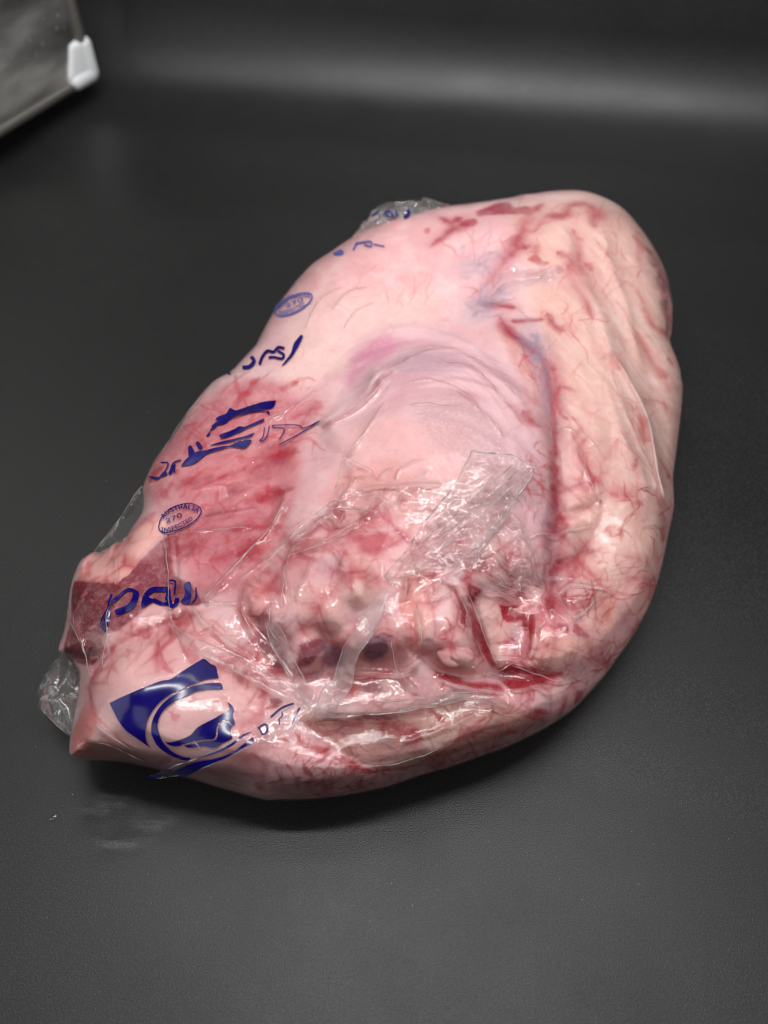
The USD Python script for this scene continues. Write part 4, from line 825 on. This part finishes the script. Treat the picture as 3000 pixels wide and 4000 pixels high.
# ---- loose folds, ribbons and flaps of the bag
def ribbon(name, path, widths, lifts, mat, seed=1, cr=0.0012, cell=0.006, twist=0.0, label=None, parent=GP, step=0.0009, base=None, curl=0.0, ribs=0, off=0.001):
    """strip of film along a survey path; widths px, lifts m above the film below it"""
    p = spline(S(path), 16)
    L = np.r_[0, np.cumsum(np.linalg.norm(np.diff(p, axis=0), axis=1))]
    n = max(6, int(L[-1] / step))
    s = np.linspace(0, L[-1], n)
    c = np.column_stack([np.interp(s, L, p[:, 0]), np.interp(s, L, p[:, 1])])
    t = np.gradient(c, axis=0); t /= np.linalg.norm(t, axis=1, keepdims=True)
    nn = np.column_stack([-t[:, 1], t[:, 0]])
    u = s / L[-1]
    w = np.interp(u, np.linspace(0, 1, len(widths)), widths) * mpp(c)
    lf = np.interp(u, np.linspace(0, 1, np.size(lifts)), np.atleast_1d(lifts))
    m = max(5, int(w.max() / step))
    a = np.linspace(-.5, .5, m)
    q = (c[:, None] + nn[:, None] * (w[:, None] * a[None])[..., None]).reshape(-1, 2)
    flatq = np.column_stack([np.repeat(s, m), (w[:, None] * a[None]).ravel()])
    h = np.repeat(lf, m) + crumple(flatq, cell, seed, cr) + crumple(flatq, cell * .5, seed + 7, cr * .4)
    A = np.tile(a, n)
    h += np.repeat(w, m) * (twist * np.sin(np.repeat(u, m) * 5 + seed) * A + curl * (A ** 2) * 2)
    h += 0.0012 * np.exp(-((np.abs(A) - .46) / .05) ** 2)
    if ribs: h += 0.0007 * np.abs(np.sin(A * math.pi * ribs))
    v = lifted(q, (base or FHs)(q) + off + np.maximum(h, 0.0))
    idx = np.arange(n * m).reshape(n, m)
    f = np.stack([idx[:-1, :-1], idx[1:, :-1], idx[1:, 1:], idx[:-1, 1:]], -1).reshape(-1, 4)
    f = np.vstack([f[:, [0, 1, 2]], f[:, [0, 2, 3]]])
    o = mesh(parent, name, v, f, mat)
    if label: tag(o, label)
    op = str(o.GetPath())
    hh = h.reshape(n, m); qq = q.reshape(n, m, 2)
    for k_ in (0, m - 1):
        hk = np.maximum(hh[:, k_], 0) + off
        bead(qq[:, k_], 'pinched_edge', M_bead, .00035, .0003, op, lambda z, hk=hk, qk=qq[:, k_]: (base or FHs)(z) + hk[cKDTree(qk).query(z)[1]], seed + k_)
    return o
_fs = RegularGridInterpolator((gx, gy), ndimage.gaussian_filter(GF, 4), bounds_error=False, fill_value=0.0)
def FHs(q): return np.maximum(_fs(q), FH(q))
def bead(path, name, mat, r=.0004, lift=.0006, parent=GP, base=None, seed=0, closed=False, n=7):
    """a pinched ridge of film: a thin tapering tube along chart points"""
    p = np.asarray(path, float); L = np.r_[0, np.cumsum(np.linalg.norm(np.diff(p, axis=0), axis=1))]
    k = max(8, int(L[-1] / .0010)); s_ = np.linspace(0, L[-1], k)
    q = np.column_stack([np.interp(s_, L, p[:, 0]), np.interp(s_, L, p[:, 1])])
    q = q + .0011 * np.column_stack([nz(q, 190, seed + 1) - .5, nz(q, 190, seed + 2) - .5])
    u = s_ / L[-1]; e = np.ones(k) if closed else smooth01(np.minimum(u, 1 - u) * 5 + .15)
    c = lifted(q, (base or FH)(q) + lift * e * (.5 + nz(q, 260, seed + 3)))
    rr = r * e * np.clip(2.4 * nz(q, 210, seed + 4) - .5, .12, 1.25)
    t = np.gradient(c, axis=0); t /= np.linalg.norm(t, axis=1, keepdims=True)
    a_ = np.cross(t, NDIR); a_ /= np.linalg.norm(a_, axis=1, keepdims=True); b_ = np.cross(a_, t)
    th = np.arange(n) / n * 2 * math.pi
    v = c[:, None] + rr[:, None, None] * (np.cos(th)[None, :, None] * a_[:, None] + 1.3 * np.sin(th)[None, :, None] * b_[:, None])
    i = np.arange(k * n).reshape(k, n); j = np.roll(i, -1, 1)
    f = np.stack([i[:-1], j[:-1], j[1:], i[1:]], -1).reshape(-1, 4)
    return mesh(parent, name, v.reshape(-1, 3), np.vstack([f[:, [0, 1, 2]], f[:, [0, 2, 3]]]), mat)
def sheet(name, outline, lift, mat, seed=1, cr=0.002, cell=0.008, label=None, bulge=0.0, base=None, parent=GP, step=0.0009, tilt=None, ribs=None):
    q0 = S(outline); poly = Polygon(q0).buffer(0); poly = max(polys(poly), key=lambda g: g.area)
    q, f, nb = fill(poly, step, (), step)
    d, _ = cKDTree(ring(poly, 0.001)).query(q)
    h = lift + crumple(q, cell, seed, cr) + crumple(q, cell * .45, seed + 3, cr * .55) + bulge * dome(d, 0.02, 1.0) + 0.0012 * np.exp(-(d / 0.0008) ** 2)
    if ribs is not None:
        a, b = S(ribs[0])[0], S(ribs[0])[1]
        dd = np.array([-(b - a)[1], (b - a)[0]]); dd /= np.linalg.norm(dd)
        sd = (q - a) @ dd
        for r in ribs[1]: h += 0.0012 * np.exp(-np.abs(sd - r) / 0.0006)
        al = (q - a) @ ((b - a) / np.linalg.norm(b - a))
        h += 0.0012 * crumple(np.column_stack([al * 1.0, sd * .35]), .005, seed + 9, 1.0) * smooth01(1 - np.abs(sd - np.mean(ribs[1])) / 0.012)
    v = lifted(q, (base or FHs)(q) + np.maximum(h, 0.0003))
    o = mesh(parent, name, v, f, mat)
    if label: tag(o, label)
    op = str(o.GetPath()); tr = cKDTree(q); bs = lambda z: (base or FHs)(z) + np.maximum(h, .0003)[tr.query(z)[1]]
    ed = ring(poly, .001); bead(np.vstack([ed, ed[:1]]), 'pinched_edge', M_bead, .0004 if ribs else .00022, .0003, op, bs, seed, True)
    if ribs is not None:
        for r in ribs[1]:
            ab = a + (b - a) * np.linspace(.02, .93, 60)[:, None] + dd * r
            bead(ab, 'seal_line', M_bead, .00045, .0005, op, bs, seed + int(r * 1e4))
    return o
PZERO = lambda q: np.zeros(len(q))
ribbon('twisted_strip', D5((1250, 10), (1170, 170), (1085, 330), (990, 470), (940, 620), (910, 740), (830, 830), (795, 900), (785, 960), (772, 1035)), [30, 44, 52, 52, 52, 52, 60, 66, 64, 66], [.006, .006, .005, .008, .009, .007, .006, .006, .004, .001], M_strip, 11, .0012, .006, .5, 'whitish twisted strip of film at the front')
ribbon('film_fold', [D4((1080, 60))[0], D4((1220, 190))[0], D5((0, 540))[0], D5((200, 640))[0], D5((400, 770))[0], D5((560, 870))[0], D5((690, 975))[0]], [8, 34, 50, 55, 60, 50, 20], [.001, .004, .006, .006, .006, .004, .001], M_web, 12, .0012, .007, .4)
ribbon('film_fold', E3((500, 320), (640, 310), (800, 280), (1050, 268), (1300, 230), (1500, 200), (1680, 235), (1800, 290)), [40, 50, 50, 42, 36, 30, 24, 10], [.001, .005, .006, .005, .005, .004, .003, .001], M_web, 13, .0010, .007, .3)
ribbon('film_fold', D5((330, 250), (420, 420), (480, 560), (560, 700), (640, 830), (720, 960)), [40, 60, 44, 38, 36, 30], [.002, .006, .007, .007, .005, .002], M_web, 14, .0012, .006, .5)
ribbon('printed_fold', [E3((440, 250))[0], E3((340, 320))[0], E3((180, 390))[0], E3((20, 480))[0], D4((1500, 945))[0], D4((1320, 1030))[0], D4((1150, 1090))[0], D4((1000, 1130))[0], D4((910, 1150))[0]], [50, 70, 62, 44, 40, 44, 50, 34, 10], [.002, .005, .006, .005, .004, .003, .002, .001, .001], M_fold, 15, .0008, .008, .2, 'folded band of film with blue print along the lower edge')
EPF = '/World/plastic_bag/printed_fold'
fl6 = lambda q: FHs(q) + 0.0088
ink(EPF, 'fold_print', [D4((1095, 1085), (1180, 1122), (1330, 1052), (1480, 992), (1600, 922), (1659, 890), (1659, 850), (1600, 892), (1500, 962), (1380, 1002), (1260, 1022)), D4((1250, 1000), (1400, 965), (1500, 920), (1600, 842), (1655, 812), (1590, 828), (1500, 898), (1400, 948)), D4((905, 1132), (1000, 1090), (1090, 1066), (1060, 1100), (960, 1140)),
    (E3((40, 412), (82, 388), (102, 402), (100, 440), (70, 460), (58, 432), (40, 412)), 7), (E3((125, 340), (200, 278), (290, 242)), 9), (E3((200, 300), (210, 330), (186, 352), (190, 396)), 6), (E3((330, 272), (300, 332), (275, 396)), 8)], None, .0004, fl6)
sheet('seal_flap', D3((560, 420), (690, 145), (820, 165), (1040, 175), (1100, 210), (1195, 265), (1150, 380), (1060, 500), (920, 730), (760, 900), (560, 1010), (330, 1080), (60, 1200), (0, 1130), (180, 930), (330, 690)), .008, M_seal, 21, .0026, .0058, 'ribbed whitish seal flap standing off the middle of the bag', ribs=(D3((1130, 220), (60, 1160)), (-.004, .001, .006)))
sheet('film_fold', D3((1190, 270), (1095, 470), (900, 790), (700, 1040), (570, 1230), (380, 1370), (330, 1260), (500, 1110), (640, 950), (860, 760), (1040, 520)), .004, M_seal, 22, .0018, .006)
sheet('film_fold', D3((1040, 615), (1120, 760), (1210, 1000), (1290, 1220), (1240, 1290), (1050, 1250), (900, 1200), (760, 1140), (720, 960), (880, 780)), .002, M_fold, 23, .0015, .0080)
sheet('film_fold', D2((240, 700), (420, 460), (600, 300), (800, 150), (940, 60), (1150, 20), (1290, 120), (1250, 330), (1000, 400), (700, 480), (480, 560), (420, 940), (330, 900)), .002, M_fold, 24, .0016, .0070)
sheet('film_fold', C5((230, 800), (290, 830), (430, 900), (450, 980), (560, 975), (640, 1060), (500, 1161), (240, 1150), (130, 1130), (200, 960)), .0015, M_fold, 25, .0016, .0062)
sheet('film_fold', C5((570, 1000), (760, 970), (900, 960), (1000, 1080), (800, 1161), (600, 1161)), .002, M_fold, 26, .0015, .0060)
sheet('film_fold', E2((1110, 290), (1240, 190), (1500, 195), (1640, 240), (1480, 330), (1300, 500), (1220, 440)), .0012, M_fold, 28, .0012, .01)
for i_, (pts_, w_, h_) in enumerate(FOLDS):
    bead(spline(S(pts_), 40), 'pinched_crease', M_bead, .00016 + w_ * 1.1e-5, .0004, FP, FH, 500 + 7 * i_)
# loose bag ends beyond the meat
def loose(name, outline, z, mat, seed, bulge, cr, cell, label):
    q0 = on_floor(outline, z); poly = Polygon(q0[:, :2]).buffer(0)
    q, f, nb = fill(poly, 0.0009, (), 0.0009)
    d, _ = cKDTree(ring(poly, 0.001)).query(q)
    h = crumple(q, cell, seed, cr) + crumple(q, cell * .5, seed + 1, cr * .4) + bulge * dome(d, .015, 1.)
    v1 = np.column_stack([q, z + h])
    e = smooth01(d / 0.004)
    v2 = np.column_stack([q, np.maximum(z - e * (bulge * .8 + crumple(q, cell, seed + 5, cr) + 0.001), 0.001)])
    v = np.vstack([v1, v2]); f = np.vstack([f, f[:, ::-1] + len(v1)])
    tag(mesh(GP, name, v, f, mat), label)
loose('bag_end', D4((275, 250), (215, 360), (135, 500), (105, 590), (110, 690), (180, 760), (240, 820), (350, 900), (420, 860), (420, 500), (380, 330)), .022, M_seal, 31, .010, .0045, .011, 'clear crumpled end of the bag sticking out on the left')
loose('bag_end', C2((600, 400), (720, 265), (780, 190), (880, 150), (1000, 138), (1130, 148), (1260, 190), (1250, 260), (1000, 330), (760, 420)), .085, M_seal, 32, .006, .004, .008, 'whitish crumpled bag end at the far edge')
sheet('film_fold', D1((745, 0), (690, 55), (560, 265), (440, 425), (350, 525), (420, 600), (560, 520), (720, 360), (820, 200)), .0005, M_fold, 33, .0008, .012, 'stretched clear web of film at the left edge', base=PZERO)

for st_ in ((C2((752, 238), (800, 207)), 9), (C2((822, 232), (860, 207), (888, 238), (842, 236)), 8), (C2((905, 200), (916, 240)), 8), (C2((985, 190), (990, 228), (958, 250)), 13)):
    g_ = LineString(spline(st_[0], 8)).buffer(st_[1] / 2, cap_style='flat')
    qf = on_floor(ring(g_, 3.0), .096)[:, :2]; pf_ = max(polys(Polygon(qf).buffer(0)), key=lambda g: g.area)
    v_, f_, _ = fill(pf_, .001, (), .0006)
    mesh(GP + '/bag_end_001', 'printed_letter', np.column_stack([v_, np.full(len(v_), .096)]), f_, M_ink)
# ------------------------------------------------------------------ panel of the booth: clear plastic wall on metal rods with a white corner joint
frame = thing('booth_panel', 'silvery clear side panel with metal edge rods and a white corner joint', 'panel')
BPF = '/World/booth_panel'
M_metal = MAT('rod_metal', {'p': ('principled_bsdf', {'base_color': (0.34, 0.32, 0.29), 'metallic': 0.8, 'roughness': 0.4})}, [], 'p.BSDF')
M_white = MAT('white_plastic', {'p': ('principled_bsdf', {'base_color': (0.88, 0.87, 0.87), 'roughness': 0.35, 'subsurface_weight': 0.1, 'subsurface_scale': 0.004})}, [], 'p.BSDF')
M_foil = MAT('silver_foil', {'g': ('geometry', {}), 'n': ('noise_texture', {'scale': 26.0, 'detail': 3.0}), 'v': ('noise_texture', {'scale': 160.0, 'detail': 2.0}), 'mp': ('mapping', {'rotation': (0.5, 0.2, 0.3), 'scale': (5.0, 5.0, 16.0)}), 'n3': ('noise_texture', {'scale': 1.0, 'detail': 3.0, 'roughness': 0.5}),
    'r': ('rgb_ramp', {'ramp': [(0.36, (0.10, 0.10, 0.095)), (0.5, (0.30, 0.295, 0.28)), (0.62, (0.62, 0.61, 0.58))]}), 'b': ('bump', {'strength': 0.5, 'distance': 0.004}), 'b2': ('bump', {'strength': 0.25, 'distance': 0.002}), 'p': ('principled_bsdf', {'metallic': 0.5, 'roughness': 0.26})},
    [('g.position', 'n.vector'), ('g.position', 'v.vector'), ('g.position', 'mp.vector'), ('mp.vector', 'n3.vector'), ('n3.fac', 'r.fac'), ('r.color', 'p.base_color'), ('n.fac', 'b.height'), ('v.fac', 'b2.height'), ('b.normal', 'b2.normal'), ('b2.normal', 'p.normal')], 'p.BSDF')
c0 = on_floor([(345, 300)], 0.035)[0]; c1 = on_floor([(-40, 535)], 0.035)[0]
ax = (c1 - c0); ax[2] = 0; ax /= np.linalg.norm(ax); up = np.array([0, 0, 1.0]); side = np.cross(ax, up)
def tube(a, b, r, n=20):
    m = trimesh.creation.cylinder(radius=r, segment=[a, b], sections=n); return m.vertices, m.faces
v, f = tube(c0, c0 + ax * 0.5, .0055); tag(mesh(BPF, 'edge_rod', *usdkit.meshkit.arrays((v, f), 40)[:2], M_metal))
v, f = tube(c0 + up * .02, c0 + up * 0.6, .0075); mesh(BPF, 'edge_rod', v, f, M_metal)
g_u, g_v = np.meshgrid(np.linspace(0.004, 0.5, 120), np.linspace(0.006, 0.6, 140), indexing='ij')
bul = 0.004 * (nz(np.column_stack([g_u.ravel(), g_v.ravel()]), 14, 81, 3) - .5) + 0.0016 * (nz(np.column_stack([g_u.ravel(), g_v.ravel()]), 70, 82, 2) - .5)
pv = c0 + g_u.ravel()[:, None] * ax + g_v.ravel()[:, None] * up + bul[:, None] * side
ii = np.arange(g_u.size).reshape(g_u.shape)
pf = np.stack([ii[:-1, :-1], ii[1:, :-1], ii[1:, 1:], ii[:-1, 1:]], -1).reshape(-1, 4)
mesh(BPF, 'clear_sheet', pv, pf, M_foil)
rb = np.random.default_rng(19); bv, bf = [], []
bi = trimesh.creation.icosphere(1, 1.0)
for k in range(170):
    r_ = rb.uniform(.0006, .0016)
    bv.append(bi.vertices * r_ * [1, 1, rb.uniform(1, 1.8)] + c0 + ax * rb.uniform(.01, .3) + up * rb.uniform(.02, .3) + side * 0.001); bf.append(bi.faces + 42 * k)
tag(mesh(BPF, 'water_bead', np.vstack(bv), np.vstack(bf), M_bead), None, None, None, 'stuff')
def ball_hull(pts):
    return trimesh.convex.convex_hull(np.vstack([trimesh.creation.icosphere(2, r).vertices + p for p, r in pts]))
j1 = ball_hull([(c0 - ax * .003 + up * .004, .011), (c0 - ax * .003 + up * .034, .0105)])
j2 = ball_hull([(c0 - ax * .003 + up * .004, .011), (c0 + ax * .022 + up * .003, .0095)])
j3 = ball_hull([(c0 + ax * .004 + up * .010, .008), (c0 + ax * .026 + up * .010, .005), (c0 + ax * .014 + up * .036, .005), (c0 + ax * .003 + up * .036, .007)])
jm = trimesh.util.concatenate([j1, j2, j3])
jv, jf, jn = meshkit.arrays(jm, 35)
mesh(BPF, 'corner_joint', jv, jf, M_white, jn)

# ------------------------------------------------------------------ small things on the sheet
M_water = MAT('water', {'t': ('transparent_bsdf', {'color': (0.75, 0.75, 0.75)}), 's': ('glossy_bsdf', {'roughness': 0.03}), 'm': ('mix_closure', {'fac': 0.12})}, [('t.BSDF', 'm.closure1'), ('s.BSDF', 'm.closure2')], 'm.closure')
for px_, rx_, ry_, an_ in (((212, 3192), .0028, .0017, 50), ((245, 3150), .0013, .0009, 40), ((286, 3107), .0010, .0008, 20)):
    c_ = on_floor([px_])[0]
    sph = trimesh.creation.icosphere(3, 1.0); v = sph.vertices[:, :] * [rx_, ry_, .0011]
    an_ = math.radians(an_); v = v @ np.array([[math.cos(an_), math.sin(an_), 0], [-math.sin(an_), math.cos(an_), 0], [0, 0, 1]])
    v[:, 2] = np.maximum(v[:, 2], 0) + .0003
    o = mesh('/World', 'water_drop', v + c_ * [1, 1, 0], sph.faces, M_water)
    tag(o, {.0028: 'largest dark water drop on the black sheet at the lower left', .0013: 'middle water drop of a short row on the black sheet', .0010: 'smallest water drop, nearest the beef, on the black sheet'}[rx_], 'water drop')
M_smear = MAT('wet_smear', {'g': ('geometry', {}), 'mp': ('mapping', {'rotation': (0, 0, 0.75), 'scale': (26.0, 110.0, 1.0)}), 'n': ('noise_texture', {'scale': 1.0, 'detail': 5.0, 'roughness': 0.65}), 'n2': ('noise_texture', {'scale': 900.0, 'detail': 2.0}),
    'r': ('map_range', {'from_min': 0.52, 'from_max': 0.74, 'to_min': 0.0, 'to_max': 0.10, 'clamp': True}), 'at': ('attribute', {'attribute': 'Cd'}), 'mu': ('math', {'math_type': 'multiply'}), 'b': ('bump', {'strength': 0.8, 'distance': 0.0008}),
    't': ('transparent_bsdf', {}), 'tm': ('map_range', {'from_min': 0.40, 'from_max': 0.60, 'to_min': 0.0, 'to_max': 0.75, 'clamp': True}), 'n5': ('noise_texture', {'scale': 16.0, 'detail': 4.0}), 'tmu': ('math', {'math_type': 'multiply'}), 'tc': ('mix', {'color1': (1, 1, 1), 'color2': (0.62, 0.62, 0.62)}), 's': ('glossy_bsdf', {'roughness': 0.22}), 'm': ('mix_closure', {})},
    [('g.position', 'mp.vector'), ('mp.vector', 'n.vector'), ('g.position', 'n5.vector'), ('n5.fac', 'tm.value'), ('tm.result', 'tmu.value1'), ('at.fac', 'tmu.value2'), ('tmu.value', 'tc.fac'), ('tc.color', 't.color'), ('g.position', 'n2.vector'), ('n2.fac', 'b.height'), ('b.normal', 's.normal'), ('n.fac', 'r.value'), ('r.result', 'mu.value1'), ('at.fac', 'mu.value2'), ('mu.value', 'm.fac'), ('t.BSDF', 'm.closure1'), ('s.BSDF', 'm.closure2')], 'm.closure')
for pg_, lb_ in ((((330, 3040), (620, 3060), (760, 3190), (640, 3330), (380, 3400), (250, 3250)), 'faint wet smear on the black sheet below the crescent print'),):
    q0 = on_floor(pg_)[:, :2]; poly = Polygon(spline(np.vstack([q0, q0[:1]]), 8)).buffer(0)
    q, f, nb = fill(poly, .003, (), .003)
    d, _ = cKDTree(ring(poly, .001)).query(q)
    o = mesh('/World', 'wet_smear', np.column_stack([q, np.full(len(q), .0002)]), f, M_smear, np.tile([0, 0, 1.0], (len(q), 1)), np.repeat(smooth01(d / .018)[:, None], 3, 1))
    tag(o, lb_, kind='stuff')
rng = np.random.default_rng(77)
dv, df = [], []
ico = trimesh.creation.icosphere(1, 1.0)
for k in range(150):
    p = on_floor([(rng.uniform(30, 2970), rng.uniform(700, 3980))])[0]
    if RIMP.buffer(.03).contains(shapely.Point(p[:2])): continue
    r_ = rng.uniform(.00008, .00028)
    dv.append(ico.vertices * r_ * rng.uniform(.6, 1.5, 3) + p + [0, 0, .0002]); df.append(ico.faces + len(ico.vertices) * (len(dv) - 1))
M_dust = MAT('dust', {'p': ('principled_bsdf', {'base_color': (0.35, 0.34, 0.30), 'roughness': 0.9})}, [], 'p.BSDF')
tag(mesh('/World', 'dust', np.vstack(dv), np.vstack(df), M_dust), 'pale specks of dust scattered over the black sheet', 'dust', kind='stuff')
